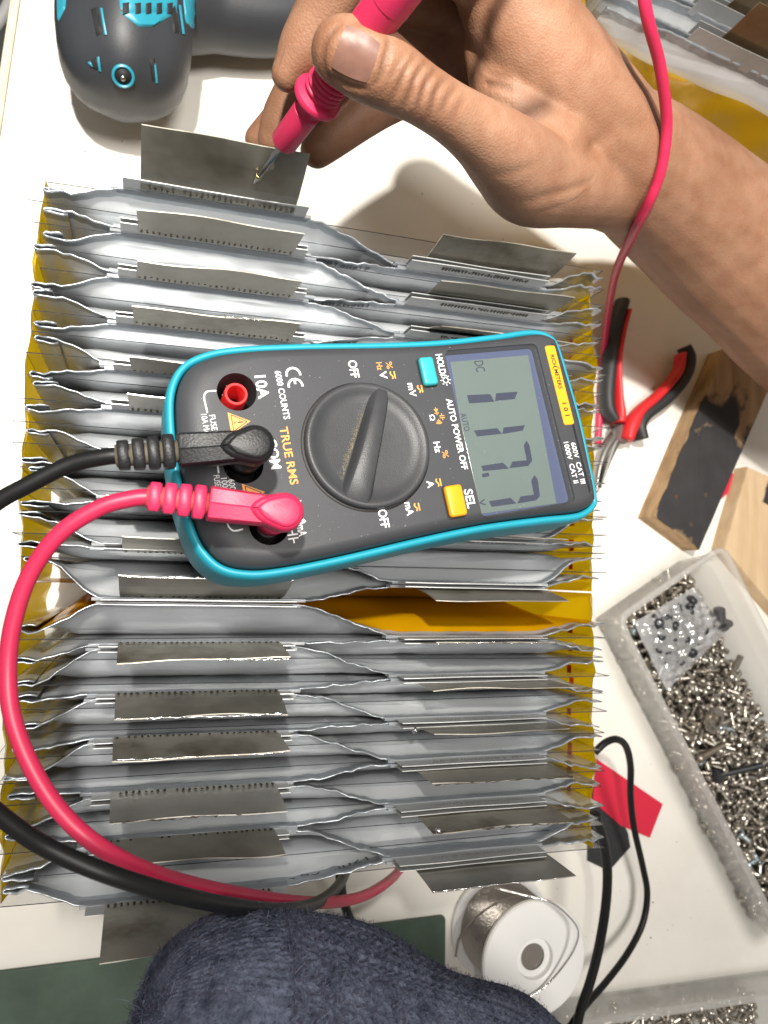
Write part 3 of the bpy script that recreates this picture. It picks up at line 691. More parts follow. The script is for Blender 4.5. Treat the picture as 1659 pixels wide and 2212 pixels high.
# buttons
for (px, py, w, h, m_, nm_) in ((926, 801, 8.9, 4.7, m_btn_c, 'hold_button'), (985, 1081, 9.4, 5.6, m_btn_y, 'select_button')):
    c = ml(px, py, ZF + 1.7); o = rrect(c[0], c[1], w, h, 1.0)
    mk(nm_, *prism(o, [(0, inz(ZF - .2)), (0, inz(ZF + 1.3)), (.12, inz(ZF + 1.75)), (.35, inz(ZF + 2.05)), (.7, inz(ZF + 2.2))]), m_, met, local=True)
    mk('button_seat', *prism(rrect(c[0], c[1], w + .7, h + .7, 1.2), [(0, inz(ZF - .3)), (0, inz(ZF + .06))]), m_hole, met, local=True, smooth=False)
# rotary knob
kc = ml(797, 960, ZF + 2.0); KR = 18.55
knob = mk('rotary_knob', *lathe([(KR + .35, inz(ZF - .5)), (KR + .35, inz(ZF + .03)), (KR, inz(ZF + .05)), (KR, inz(ZF + 2.0)), (KR - .35, inz(ZF + 2.55)), (KR - 1.0, inz(ZF + 2.8)), (KR - 1.7, inz(ZF + 2.65)), (KR - 2.8, inz(ZF + 1.9)), (KR - 4.2, inz(ZF + 1.25)), (KR - 6, inz(ZF + 1.0)), (4, inz(ZF + .9)), (.2, inz(ZF + .9))], (kc[0], kc[1], 0), seg=72), m_knob, met, local=True, auto=70)
mk('knob_gap', *lathe([(KR + .1, inz(ZF - .4)), (KR + .75, inz(ZF - .4)), (KR + .75, inz(ZF + .05)), (KR + .1, inz(ZF + .05))], (kc[0], kc[1], 0), seg=72, cap0=False, cap1=False), m_hole, met, local=True)
ka, kb = ml(829, 838, ZF + 5)[:2], ml(772, 1078, ZF + 5)[:2]; kd = (kb - ka) / np.linalg.norm(kb - ka); kn = np.array([-kd[1], kd[0]]); kl = np.linalg.norm(kb - ka); kcen = kc[:2]
R_ = []
for t, w, zt in ((-17.6, 1.6, 2.5), (-15.5, 2.0, 3.7), (-10, 2.3, 5.0), (-3, 2.6, 5.6), (4, 2.9, 5.6), (10, 3.3, 5.1), (15, 3.7, 4.0), (17.6, 3.9, 2.5)):
    c = kcen + kd * t; prof = [(-w - 1.1, .7), (-w - .35, zt * .55), (-w * .93, zt - .45), (-w * .75, zt), (w * .75, zt), (w * .93, zt - .45), (w + .35, zt * .55), (w + 1.1, .7)]
    R_.append([(*(c + kn * a), inz(ZF) + b) for a, b in prof])
v, f = rings(R_); grip = mk('grip_bar', v, f, m_knob, knob, local=True, auto=50)
# pale dust caught along one side of the grip
mb = MB()
for k in range(900):
    t = random.gauss(2, 8.5); 
    if abs(t) > 16: continue
    w = 2.9 + t * .06 + 1.15 + abs(random.gauss(0, .65)); s_ = -1
    c = kcen + kd * t + kn * w * s_; 
    if np.linalg.norm(c - kcen) > KR - 2.2: continue
    r = random.uniform(.05, .14); mb.add(*prism([(c[0] + r, c[1]), (c[0], c[1] + r), (c[0] - r, c[1]), (c[0], c[1] - r)], [(0, inz(ZF + .9)), (r * .3, inz(ZF + 1.12))]))
_dn = mb
# choose the side that faces the jacks (local -y side)
o = mb.put('dust_grains', m_dust, knob, local=True, smooth=False); tag(o, kind='stuff')
# fine dust on the case and the window
mb = MB()
for k in range(260):
    x, y = random.uniform(-27, 27), random.uniform(-57, 60); r = random.choice([.06, .07, .09, .13])
    if np.hypot(x - kc[0], y - kc[1]) < KR + .6: continue
    if abs(x - wctr[0]) < ww / 2 and abs(y - wctr[1]) < wh / 2 and random.random() < .5: continue
    z = inz(ZF + .01) if not (abs(x - wctr[0]) < ww / 2 + .5 and abs(y - wctr[1]) < wh / 2 + .5) else inz(ZF - .14)
    mb.add(*prism([(x + r, y), (x + .1 * r, y + r), (x - r, y + .2 * r), (x, y - r)], [(0, z), (r * .3, z + r * .6)]))
o = mb.put('dust_specks', pm('pale_dust', (.5, .5, .48), .9), body, local=True, smooth=False); tag(o, kind='stuff')
# jacks
for n_, j in enumerate(JK):
    jk = mk('jack', *lathe([(3.35, inz(ZF - 13)), (3.35, inz(ZF - 2.0)), (3.1, inz(ZF - 1.6)), (2.5, inz(ZF - 1.6)), (2.3, inz(ZF - 2.0)), (2.2, inz(ZF - 12))], (j[0], j[1], 0), seg=36, cap0=False), m_red_jack if n_ == 0 else m_hole, met, local=True, auto=40)
    mk('jack_hole', *lathe([(2.25, inz(ZF - 12.5)), (2.25, inz(ZF - 11.5))], (j[0], j[1], 0), seg=24), m_hole, jk, local=True)
    mk('well_floor', *lathe([(5.2, inz(ZF - 12.9)), (5.2, inz(ZF - 12.4))], (j[0], j[1], 0), seg=24), m_hole, jk, local=True)

# ------------------------------------------------------------------ test leads
m_pk = pm('pink_plastic', (0.52, 0.020, 0.082), 0.44, bump=0.05, bscale=1500, var=.06, vscale=60, sss=.08)
m_pkc = pm('pink_cable', (0.50, 0.018, 0.070), 0.42, var=.07, vscale=50, bump=.02, bscale=800, sss=.05)
m_bk = pm('black_plastic', (0.010, 0.0105, 0.012), 0.42, bump=0.14, bscale=1700, spec=.35)
m_bkc = pm('black_cable', (0.005, 0.0055, 0.006), 0.46, spec=.3, bump=.03, bscale=700)
m_dirtgap = pm('grime', (0.10, 0.085, 0.06), 0.9, var=.3, vscale=400)
def plug(par, head, tailend, base, mat, zt=201.0, gap=m_dirtgap):
    """elbow banana plug: head (px of the round end at zt), tailend (px where the cable starts)"""
    h = P(*head, zt - 4); t = P(*tailend, zt - 6.5); d = _n(t - h); d2 = np.array([d[0], d[1], 0]); d2 = _n(d2); n2 = np.array([-d2[1], d2[0], 0])
    L_ = np.linalg.norm((t - h)[:2])
    # teardrop head
    def drop(k, l):
        pts = []
        for a in np.linspace(-115, 115, 25):
            a_ = math.radians(a); pts.append(h - d2 * k * math.cos(a_) + n2 * k * math.sin(a_))
        pts.append(h + d2 * l * .72 + n2 * k * .62); pts.append(h + d2 * l + n2 * k * .12); pts.append(h + d2 * l - n2 * k * .12); pts.append(h + d2 * l * .72 - n2 * k * .62)
        return closedpath([q[:2] for q in pts], 2)
    v, f = prism(drop(5.0, 9.0), [(1.0, zt - 9.0), (.1, zt - 7.5), (0, zt - 4.0), (.25, zt - 2.0), (.8, zt - .7), (1.35, zt - .35)], True, True)
    hd = mk('plug_head', v, f, mat, par)
    v, f = prism(drop(3.75, 6.7), [(0, zt - .6), (0, zt - .25), (.25, zt + .1), (.7, zt + .3)], False, True); mk('thumb_pad', v, f, mat, hd, auto=50)
    b = np.array([*P(*base, ZF)[:2], 0]); ax = np.array([h[0], h[1], zt - 6]) - np.array([b[0], b[1], ZF - 6])
    mk('barrel', *lathe([(4.0, 0), (4.1, np.linalg.norm(ax) * .5), (4.5, np.linalg.norm(ax) * .93)], (b[0], b[1], ZF - 6), ax, 28), mat, hd)
    # handle bar with a mould seam
    e = h + d2 * (L_ * .56); R2 = []
    for s_, w, hh in ((2, 3.7, 3.6), (6, 3.9, 3.8), (L_ * .3, 4.0, 3.8), (L_ * .545, 4.2, 3.7), (L_ * .56, 4.0, 3.4)):
        c = h + d2 * s_; c[2] = zt - 4.8 - .9 * s_ / L_
        prof = [(-1, -.75), (-.9, -1), (.9, -1), (1, -.75), (1, .5), (.82, .86), (.05, 1.0), (0, .96), (-.05, 1.0), (-.82, .86), (-1, .5)]
        R2.append([c + n2 * a * w + np.array([0, 0, b_ * hh]) for a, b_ in prof])
    v, f = rings(R2); mk('handle', v, f, mat, hd, auto=35)
    # strain relief: separate rings on a thin core
    c0 = h + d2 * (L_ * .55); c1 = t
    c0[2] = zt - 5.4; c1 = c1.copy(); c1[2] = zt - 6.5
    mk('relief_core', *tube([c0, c1], 2.7, 14), gap, hd)
    for k in range(4):
        s0 = .585 + k * .106; w = L_ * .086
        c = h + d2 * L_ * s0; c[2] = zt - 5.4 - .3 * k; kk = 4.0 - .2 * k
        R2 = [[c + d2 * q + n2 * a * kk * sc_ + np.array([0, 0, b_ * kk * .82 * sc_]) for a, b_ in ((-1, -.7), (-.7, -1), (.7, -1), (1, -.7), (1, .7), (.7, 1), (-.7, 1), (-1, .7))] for q, sc_ in ((0, .9), (.4, 1), (w - .4, 1), (w, .9))]
        v, f = rings(R2); mk('relief_ring', v, f, mat, hd, auto=40)
    return t
blk = root('test_lead', (*P(526, 1000, ZF)[:2], ZF), 'black test lead plugged into the COM socket, its cable looping off the left edge', 'test lead', group='multimeter test leads')
plug(blk, (549, 962), (250, 985), (526, 1003), m_bk, gap=m_dirtgap)
red = root('test_lead', (*P(580, 1130, ZF)[:2], ZF), 'pink test lead plugged in below the black one, its probe held by the hand', 'test lead', group='multimeter test leads')
plug(red, (612, 1107), (318, 1072), (580, 1132), m_pk, gap=pm('pink_grime', (0.42, 0.06, 0.07), .7, var=.3, vscale=300))
def cable(par, pts, r, mat, n=10, name='cable', seg=14):
    q = smoothpath([P(a, b, z) for a, b, z in pts], n); return mk(name, *tube(q, r, seg), mat, par)
cable(blk, [(262, 984, 194.5), (225, 987, 194), (150, 1004, 192), (60, 1048, 190), (-20, 1095, 188), (-120, 1190, 186), (-190, 1380, 186), (-160, 1580, 190), (-60, 1705, 196), (40, 1792, 202), (130, 1845, 206), (260, 1897, 206), (400, 1937, 198), (520, 1960, 180), (610, 1966, 154), (680, 1952, 124), (725, 1920, 94), (748, 1880, 60), (756, 1840, 20), (770, 1780, 4)], 2.05, m_bkc)
cable(red, [(330, 1073, 194.5), (285, 1077, 194), (215, 1097, 193), (130, 1152, 191), (65, 1240, 188), (30, 1340, 186), (17, 1440, 185), (25, 1540, 186), (60, 1640, 188), (120, 1740, 191), (200, 1818, 192), (300, 1874, 188), (420, 1912, 172), (560, 1938, 146), (680, 1950, 120), (770, 1940, 95), (830, 1910, 65), (868, 1870, 30), (890, 1800, 5)], 2.05, m_pkc)
# probe
tip = PYP(547, 396, 126.0); top = P(842, 2, 213.0); pax = _n(top - tip); plen = np.linalg.norm(top - tip)
m_steel = pm('probe_steel', (0.42, 0.42, 0.42), 0.22, metal=1.0, bump=.05, bscale=900)
def at_px(py):                       # distance along the probe that projects to image row py
    best = min(np.linspace(0, plen, 600), key=lambda s: abs((lambda q: CY + F * np.dot(RW.T @ (q - CAMP), (0, 1, 0)) / np.dot(RW.T @ (q - CAMP), (0, 0, 1)))(tip + pax * s) - py)); return float(best)
s1, s2, s3, s4 = at_px(308), at_px(238), at_px(205), at_px(160)
prb = mk('probe', *lathe([(3.9, s1), (4.15, s1 + .5), (4.2, s2 - .6), (3.5, s2), (3.6, s2 + 1.0), (3.6, s3 - 2.4), (7.0, s3 - 2.0), (7.3, s3 - 1.2), (7.0, s3 - .2), (5.2, s3 + .6), (5.0, s4), (5.4, s4 + 4), (5.7, s4 + 30), (5.8, plen), (5.8, plen + 40), (4, plen + 55)], tip, pax, 28), m_pk, red, auto=40)
mk('probe_tip', *lathe([(.15, 0), (.55, 1.2), (.95, 2.8), (1.0, 3.0), (1.0, s1 + 2)], tip, pax, 16), m_steel, prb)
mk('tip_collar', *lathe([(1.0, 3.2), (1.22, 3.4), (1.22, 4.4), (1.0, 4.6)], tip, pax, 16), pm('brass', (.55, .46, .25), .3, metal=1), prb)
for k in range(6):
    mk('grip_rib', *lathe([(4.9, s3 + 1.5 + k * 1.7), (5.75, s3 + 1.9 + k * 1.7), (5.75, s3 + 2.4 + k * 1.7), (4.9, s3 + 2.8 + k * 1.7)], tip, pax, 24), m_pk, prb)

# ------------------------------------------------------------------ the hand and forearm
def chain(pts, n=7, seg=22):
    """pts: (px, py, z, radius in picture px) -> closed round-ended tube in world mm"""
    q = []
    for a, b, z, r in pts:
        p = P(a, b, z); q.append((*p, r * depth(p) / F))
    s = smoothpath(q, n); return tube(s[:, :3], s[:, 3], seg, True, round_ends=True)
CH = [  # forearm and wrist
    [(1900, 800, 88, 178), (1720, 655, 96, 170), (1560, 515, 106, 160), (1450, 420, 122, 148), (1360, 350, 138, 138), (1270, 290, 150, 128)],
    [(1480, 470, 112, 135), (1380, 400, 128, 118), (1270, 365, 142, 115)],
    # back of the hand to the knuckle of the index finger
    [(1330, 330, 142, 128), (1245, 225, 156, 128), (1150, 90, 168, 120), (1085, -30, 176, 104), (1040, -110, 178, 92)],
    [(1290, 300, 134, 120), (1170, 170, 142, 130), (1060, 40, 148, 118), (980, -60, 150, 95)],
    # thumb: base bulge, metacarpal, joints
    [(1330, 400, 136, 92), (1230, 392, 148, 96), (1150, 385, 158, 98), (1095, 340, 172, 88), (1040, 292, 184, 74), (975, 245, 192, 66), (915, 206, 197, 66), (868, 178, 199, 72), (820, 148, 200, 80), (775, 124, 200, 82), (745, 112, 200, 74)],
    [(1175, 320, 156, 100), (1115, 240, 160, 76), (1085, 170, 162, 62)],
    # web between thumb and index
    [(1110, 280, 160, 62), (1075, 190, 160, 56), (1060, 100, 162, 58)],
    # index finger
    [(1075, -60, 176, 92), (930, -130, 190, 74), (815, -110, 194, 70), (735, -40, 190, 68), (690, 45, 183, 64), (652, 115, 178, 58), (622, 160, 175, 40)],
    # middle finger
    [(1000, -20, 152, 84), (850, -20, 158, 66), (745, 60, 156, 60), (672, 160, 150, 56), (618, 250, 143, 52), (596, 300, 139, 42)],
    # ring finger
    [(960, 20, 140, 76), (800, 90, 140, 60), (690, 190, 134, 54), (610, 262, 128, 48), (562, 300, 124, 36)],
    # little finger, curled under
    [(1000, 110, 132, 80), (900, 170, 130, 62), (800, 232, 126, 52), (730, 285, 122, 46), (685, 325, 118, 38)],
    # heel of the palm
    [(1240, 330, 132, 100), (1080, 180, 134, 92), (960, 120, 134, 74)],
]
hb = MB()
for c in CH: hb.add(*chain(c))
ho = mk('hand_raw', hb.V, hb.F, None, None, mats=[m_black])
rm = ho.modifiers.new('r', 'REMESH'); rm.mode = 'VOXEL'; rm.voxel_size = 0.75 * MM; rm.use_smooth_shade = True
sm = ho.modifiers.new('s', 'SMOOTH'); sm.factor = 0.5; sm.iterations = 26
hm = evalmesh(ho); bpy.data.objects.remove(ho)
HV = np.zeros(len(hm.vertices) * 3); hm.vertices.foreach_get('co', HV); HV = HV.reshape(-1, 3) / MM
HN = np.zeros(len(hm.vertices) * 3); hm.vertices.foreach_get('normal', HN); HN = HN.reshape(-1, 3)
def proj(V):
    q = (np.asarray(V) - CAMP) @ RW; return np.stack([CX + F * q[:, 0] / q[:, 2], CY + F * q[:, 1] / q[:, 2]], 1)
HP = proj(HV); facing = np.clip(np.einsum('ij,ij->i', HN, (CAMP - HV) / np.linalg.norm(CAMP - HV, axis=1)[:, None]), 0, 1)
disp_ = np.zeros(len(HV))
# skin folds, each a line on the surface (picture px), depth mm, width px -- they sit on the top layer of the hand only
def topmask(z0): return (HV[:, 2] > z0).astype(float)
def fold(pts, d, w, z0=165, ridge=.35):
    global disp_
    q = smoothpath(pts, 8); dist = np.full(len(HV), 1e9); tt = np.zeros(len(HV)); a_ = q[:-1]; b_ = q[1:]
    sel = np.where((HP[:, 0] > q[:, 0].min() - 40) & (HP[:, 0] < q[:, 0].max() + 40) & (HP[:, 1] > q[:, 1].min() - 40) & (HP[:, 1] < q[:, 1].max() + 40) & (HV[:, 2] > z0))[0]
    X = HP[sel]
    for k in range(len(a_)):
        ab = b_[k] - a_[k]; t = np.clip(((X - a_[k]) @ ab) / (ab @ ab + 1e-9), 0, 1); dd = np.linalg.norm(X - a_[k] - t[:, None] * ab, axis=1)
        m_ = dd < dist[sel]; dist[sel[m_]] = dd[m_]; tt[sel[m_]] = (k + t[m_]) / len(a_)
    fade = np.sin(np.clip(tt, 0, 1) * math.pi) ** .5
    g = np.exp(-(dist[sel] / w) ** 2) - ridge * np.exp(-((dist[sel] - 2.4 * w) / (1.2 * w)) ** 2)
    disp_[sel] -= d * g * fade[sel] * np.sqrt(facing[sel])
for pts, d, w in (([(905, 108), (878, 150), (860, 190), (838, 236)], .75, 6), ([(930, 118), (903, 160), (886, 205), (868, 248)], .95, 6.5), ([(953, 134), (925, 174), (909, 216), (896, 258)], .95, 6.5), ([(976, 152), (948, 192), (934, 232), (922, 272)], .75, 6.5), ([(884, 100), (862, 138), (842, 176)], .45, 5), ([(998, 172), (972, 212), (956, 250)], .55, 7), ([(1016, 196), (994, 232), (980, 268)], .35, 8),
                  ([(742, 46), (704, 92), (700, 150), (726, 178)], .45, 6), ([(836, 72), (838, 100), (822, 160), (804, 190)], .55, 6.5), ([(760, 46), (800, 56), (836, 74)], .4, 6), ([(716, 160), (752, 184), (800, 196)], .4, 6),
                  ([(1000, 170), (1040, 182), (1075, 184), (1110, 196)], 1.0, 10), ([(1040, 150), (1075, 165), (1110, 172)], .7, 8), ([(1030, 205), (1075, 215), (1120, 240)], .45, 8), ([(960, 40), (1000, 90), (1030, 130)], .8, 10), ([(1060, 20), (1050, 70), (1062, 120)], .6, 11),
                  ([(1120, 440), (1180, 420), (1250, 400), (1310, 372)], .5, 10), ([(1150, 465), (1220, 446), (1290, 420)], .45, 8), ([(1060, 380), (1110, 372), (1160, 350)], .3, 10), ([(1260, 470), (1310, 430), (1380, 395), (1430, 375)], .9, 14)):
    fold(pts, d * (.62 if pts[0][0] > 836 and w < 9 else 1.15 if w < 7 else .8), w)
# flatten the thumb where the nail sits, and fine skin relief
r3 = np.random.default_rng(3)
fine = np.zeros(len(HV))
for k in range(16):
    kv = r3.normal(size=3); kv = kv / np.linalg.norm(kv) * r3.uniform(.35, .9); fine += np.sin(HV @ kv + r3.random() * 6.28)
big = np.zeros(len(HV))
for k in range(10):
    kv = r3.normal(size=3); kv = kv / np.linalg.norm(kv) * r3.uniform(.06, .16); big += np.sin(HV @ kv + r3.random() * 6.28)
HV2 = HV + HN * (disp_ + .010 * fine + .12 * big)[:, None]
HF = [tuple(p.vertices) for p in hm.polygons]
m_skin = bpy.data.materials.new('skin'); m_skin.use_nodes = True
def skin_nodes(m):
    nt = m.node_tree; N = nt.nodes; L = nt.links; b = N['Principled BSDF']
    tc = N.new('ShaderNodeTexCoord')
    def noise(scale, det=4, rg=.6):
        n = N.new('ShaderNodeTexNoise'); n.inputs['Scale'].default_value = scale; n.inputs['Detail'].default_value = det; n.inputs['Roughness'].default_value = rg; L.new(tc.outputs['Object'], n.inputs['Vector']); return n
    def ramp(src, a, b_, ca, cb):
        r = N.new('ShaderNodeValToRGB'); r.color_ramp.elements[0].position = a; r.color_ramp.elements[1].position = b_; r.color_ramp.elements[0].color = (*ca, 1); r.color_ramp.elements[1].color = (*cb, 1); L.new(src.outputs['Fac'], r.inputs['Fac']); return r
    base = ramp(noise(26, 3), .35, .68, (0.245, 0.126, 0.072), (0.355, 0.200, 0.128))
    red = ramp(noise(110, 6, .75), .38, .66, (1, 1, 1), (0.80, 0.60, 0.52))
    mx = N.new('ShaderNodeMixRGB'); mx.blend_type = 'MULTIPLY'; mx.inputs[0].default_value = .55; L.new(base.outputs[0], mx.inputs[1]); L.new(red.outputs[0], mx.inputs[2])
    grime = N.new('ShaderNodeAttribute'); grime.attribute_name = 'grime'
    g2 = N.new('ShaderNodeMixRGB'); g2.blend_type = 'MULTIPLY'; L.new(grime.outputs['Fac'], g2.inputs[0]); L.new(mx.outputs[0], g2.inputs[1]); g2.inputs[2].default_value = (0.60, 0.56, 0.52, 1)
    L.new(g2.outputs[0], b.inputs['Base Color'])
    b.inputs['Roughness'].default_value = .54; b.inputs['Specular IOR Level'].default_value = .34
    b.inputs['Subsurface Weight'].default_value = .10; b.inputs['Subsurface Radius'].default_value = (1, .35, .18); b.inputs['Subsurface Scale'].default_value = .0022
    v = N.new('ShaderNodeTexVoronoi'); v.inputs['Scale'].default_value = 1300; L.new(tc.outputs['Object'], v.inputs['Vector'])
    n3 = noise(800, 4, .7); ad = N.new('ShaderNodeMath'); ad.operation = 'ADD'; L.new(v.outputs['Distance'], ad.inputs[0]); L.new(n3.outputs['Fac'], ad.inputs[1])
    bp = N.new('ShaderNodeBump'); bp.inputs['Strength'].default_value = .22; bp.inputs['Distance'].default_value = .0005; L.new(ad.outputs[0], bp.inputs['Height']); L.new(bp.outputs[0], b.inputs['Normal'])
skin_nodes(m_skin)
hroot = P(1240, 330, 0)
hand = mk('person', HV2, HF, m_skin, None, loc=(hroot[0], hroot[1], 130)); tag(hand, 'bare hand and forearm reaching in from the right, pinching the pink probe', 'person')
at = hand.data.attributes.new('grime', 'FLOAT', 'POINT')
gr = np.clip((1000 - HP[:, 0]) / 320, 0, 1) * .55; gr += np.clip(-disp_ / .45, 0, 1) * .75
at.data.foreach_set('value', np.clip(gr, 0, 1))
hand.data.set_sharp_from_angle(angle=math.radians(180))
bvh = BVHTree.FromPolygons([Vector(v) for v in HV2.tolist()], HF)
def onhand(px, py, off=.3):
    d = Vector(RW @ np.array([(px - CX) / F, (py - CY) / F, 1.0])).normalized(); hit = bvh.ray_cast(Vector(CAMP), d)
    if hit[0] is None: return None, None
    return np.array(hit[0]), np.array(hit[1])
m_nail = pm('nail', (0.135, 0.066, 0.048), 0.38, var=.12, vscale=70, spec=.2, col2=(0.20, 0.105, 0.08), bump=.05, bscale=500)
m_nailtip = pm('nail_edge', (0.34, 0.27, 0.20), 0.5)
def nail(corners, name, mat, bul, ncl=.35):
    """corners px: distal-a, distal-b, proximal-b, proximal-a ; projected on the finger, then proud of it"""
    n = 13; G = []; c = [np.array(q, float) for q in corners]
    for i in range(n):
        for j in range(n):
            u, v_ = i / (n - 1), j / (n - 1); uu, vv = u * 2 - 1, v_ * 2 - 1
            su, sv = uu * math.sqrt(1 - vv * vv * .16), vv * math.sqrt(1 - uu * uu * .16); u2, v2 = (su + 1) / 2, (sv + 1) / 2
            q = (c[0] * (1 - v2) + c[1] * v2) * (1 - u2) + (c[3] * (1 - v2) + c[2] * v2) * u2
            h, nn = onhand(*q)
            G.append((h, nn))
    good = [g for g in G if g[0] is not None]; nav = _n(np.mean([g[1] for g in good], axis=0)); cen = np.mean([g[0] for g in good], axis=0)
    V = []
    for k, (h, nn) in enumerate(G):
        i, j = divmod(k, n); u, v_ = i / (n - 1) * 2 - 1, j / (n - 1) * 2 - 1
        if h is None: h, nn = cen, nav
        d = np.dot(h - cen, nav)
        pl = h - nav * d * .30 + nav * (bul * (1 - .55 * v_ * v_) - .12 * (max(0, u) ** 4) * 2)
        V.append(pl)
    Fc = [(i * n + j, i * n + j + 1, (i + 1) * n + j + 1, (i + 1) * n + j) for i in range(n - 1) for j in range(n - 1)]
    V2 = [p - nav * .5 for p in V]; m_ = len(V); V += V2
    Fc += [tuple(m_ + a for a in reversed(f)) for f in Fc]
    ring = [(0, j) for j in range(n)] + [(i, n - 1) for i in range(1, n)] + [(n - 1, j) for j in range(n - 2, -1, -1)] + [(i, 0) for i in range(n - 2, 0, -1)]
    ids = [i * n + j for i, j in ring]
    for a in range(len(ids)):
        b = (a + 1) % len(ids); Fc.append((ids[a], ids[b], m_ + ids[b], m_ + ids[a]))
    o = mk(name, V, Fc, mat, hand, auto=60); return o
th = nail([(748, 48), (712, 148), (794, 184), (826, 92)], 'thumb_nail', m_nail, .42)
nail([(600, 150), (594, 168), (614, 118), (622, 84)], 'finger_nail', m_nail, .2)

def onarm(px, py, off):
    h, nn = onhand(px, py); return P(px, py, h[2] + off) if h is not None else P(px, py, 175)
pe = tip + pax * (plen + 54)
q = smoothpath([pe, pe + pax * 22 + np.array([4, 6, 0]), P(1000, -460, 262), P(1250, -460, 235), P(1385, -220, 208), P(1392, 0, 198), P(1425, 140, 184), *[onarm(a, b, c) for a, b, c in ((1440, 255, 6), (1435, 330, 2.1), (1421, 390, 1.9), (1398, 445, 2.6))], P(1367, 505, 132), P(1330, 590, 82), P(1313, 680, 30), P(1304, 760, 6), P(1298, 850, 4), P(1292, 960, 4)], 12)
mk('cable', *tube(q, 1.95, 14), m_pkc, red)

# ------------------------------------------------------------------ cordless drill
m_dk = pm('drill_rubber', (0.024, 0.027, 0.033), 0.5, var=.1, vscale=40, bump=.05, bscale=900)
m_teal = pm('drill_teal', (0.02, 0.24, 0.33), 0.38, bump=.02, bscale=600)
db = P(275, 120, 38)
drill = root('cordless_drill', (db[0], db[1], 0), 'dark grey and teal cordless drill lying at the far left, vented end towards the pack', 'drill')
DZ = 40.0
dax = _n(np.array([-0.02, 1.0, 0.0])); dnx = np.array([1.0, .02, 0]); 
dend = np.array([*P(258, 268, 26)[:2], 0]) + np.array([2, 0, 0])
def dpt(s, a, r, rz=1.0): return dend + dax * s + dnx * (r * math.cos(a)) + np.array([0, 0, DZ + r * rz * math.sin(a)])
PRO = [(0, 6), (.8, 12), (3, 17.5), (7, 22), (13, 26), (20, 28.4), (30, 29.6), (42, 30), (60, 29.6), (80, 28.6), (120, 28), (160, 27)]
def facet(a):                       # slightly flat-sided housing
    return 1 - .035 * math.cos(6 * a)
RL = [[dpt(s, a, r * facet(a), .96) for a in np.linspace(0, 2 * math.pi, 49)[:-1]] for s, r in PRO]
dh = mk('housing', *rings(RL), m_dk, drill)
# surface point of the housing under a picture point (housing is built, so ray onto it)
hv = [Vector(p) for r in RL for p in r]; hbvh = BVHTree.FromPolygons(hv, rings(RL)[1])
def ondrill(px, py):
    d = Vector(RW @ np.array([(px - CX) / F, (py - CY) / F, 1.0])).normalized(); h = hbvh.ray_cast(Vector(CAMP), d)
    return (np.array(h[0]), np.array(h[1])) if h[0] is not None else (None, None)
def patch(name, poly, mat, par, lift=.8, n=10, sink=1.2):
    """raised patch following the housing: poly of 4 px corners"""
    c = [np.array(q, float) for q in poly]; V = []; ok = True; last = None
    for i in range(n):
        for j in range(n):
            u, v_ = i / (n - 1), j / (n - 1); q = (c[0] * (1 - v_) + c[1] * v_) * (1 - u) + (c[3] * (1 - v_) + c[2] * v_) * u
            h, nn = ondrill(*q)
            if h is None: 
                h, nn = last if last is not None else (P(*q, 40), np.array([0, 0, 1.0]))
            if np.dot(nn, CAMP - h) < 0: nn = -nn
            last = (h, nn); e = 0 if 0 < i < n - 1 and 0 < j < n - 1 else -sink
            V.append(h + nn * (lift + e))
    Fc = [(i * n + j, i * n + j + 1, (i + 1) * n + j + 1, (i + 1) * n + j) for i in range(n - 1) for j in range(n - 1)]
    return mk(name, V, Fc, mat, par, auto=45)
pt = patch('teal_panel', [(248, -70), (392, -70), (384, 30), (258, 30)], m_teal, drill, 1.0)
patch('teal_tip', [(258, 26), (384, 26), (330, 58), (300, 58)], m_teal, pt, .95, sink=.8)
patch('teal_side', [(120, -80), (150, -60), (142, 20), (124, 60)], m_teal, drill, .5)
patch('teal_side', [(388, -70), (420, -70), (436, 92), (398, 50)], m_teal, drill, .6)
m_vent = pm('vent_dark', (0.008, 0.008, 0.009), 0.7)
for x in (272, 296, 318, 341, 364): patch('vent_slot', [(x - 6, 10), (x + 6, 8), (x + 6, 31), (x - 6, 33)], m_vent, pt, 1.5, 6, .3)
for q in ([(202, 20), (217, 15), (226, 72), (214, 78)], [(341, 8), (354, 8), (362, 70), (350, 72)]):
    q = [(a + (-5 if a < 300 else 24), b) for a, b in q]
    o = patch('side_vent', q, m_vent, drill, .9, 7, .7); q2 = [((a + 9), b + 4) for a, b in q]; patch('vent_lip', [(q2[1][0] - 3, q2[1][1]), (q2[1][0] + 2, q2[1][1]), (q2[2][0] + 2, q2[2][1]), (q2[2][0] - 3, q2[2][1])], m_teal, o, 1.0, 4, .3)
tv = patch('triangle_vent', [(185, 135), (214, 122), (218, 153), (208, 148)], m_vent, drill, .8, 7, .7)
patch('vent_lip', [(190, 135), (197, 132), (203, 143), (200, 144)], m_teal, tv, 1.1, 4, .4); patch('vent_lip', [(211, 124), (216, 122), (220, 154), (214, 152)], m_teal, tv, 1.1, 4, .4)
rv = patch('slot_vent', [(322, 126), (334, 126), (340, 178), (328, 176)], m_vent, drill, .8, 7, .7); patch('vent_lip', [(331, 136), (335, 136), (340, 178), (335, 178)], m_teal, rv, 1.1, 4, .4)
h, nn = ondrill(266, 164)
if np.dot(nn, CAMP - h) < 0: nn = -nn
gn = _n(nn + np.array([0, -.25, .2]))
hl = mk('screw_hole', *lathe([(4.6, -2), (4.6, .9), (4.0, 1.3), (3.5, 1.0), (3.2, -2)], h, gn, 28, cap0=False, cap1=False), m_teal, drill, auto=50)
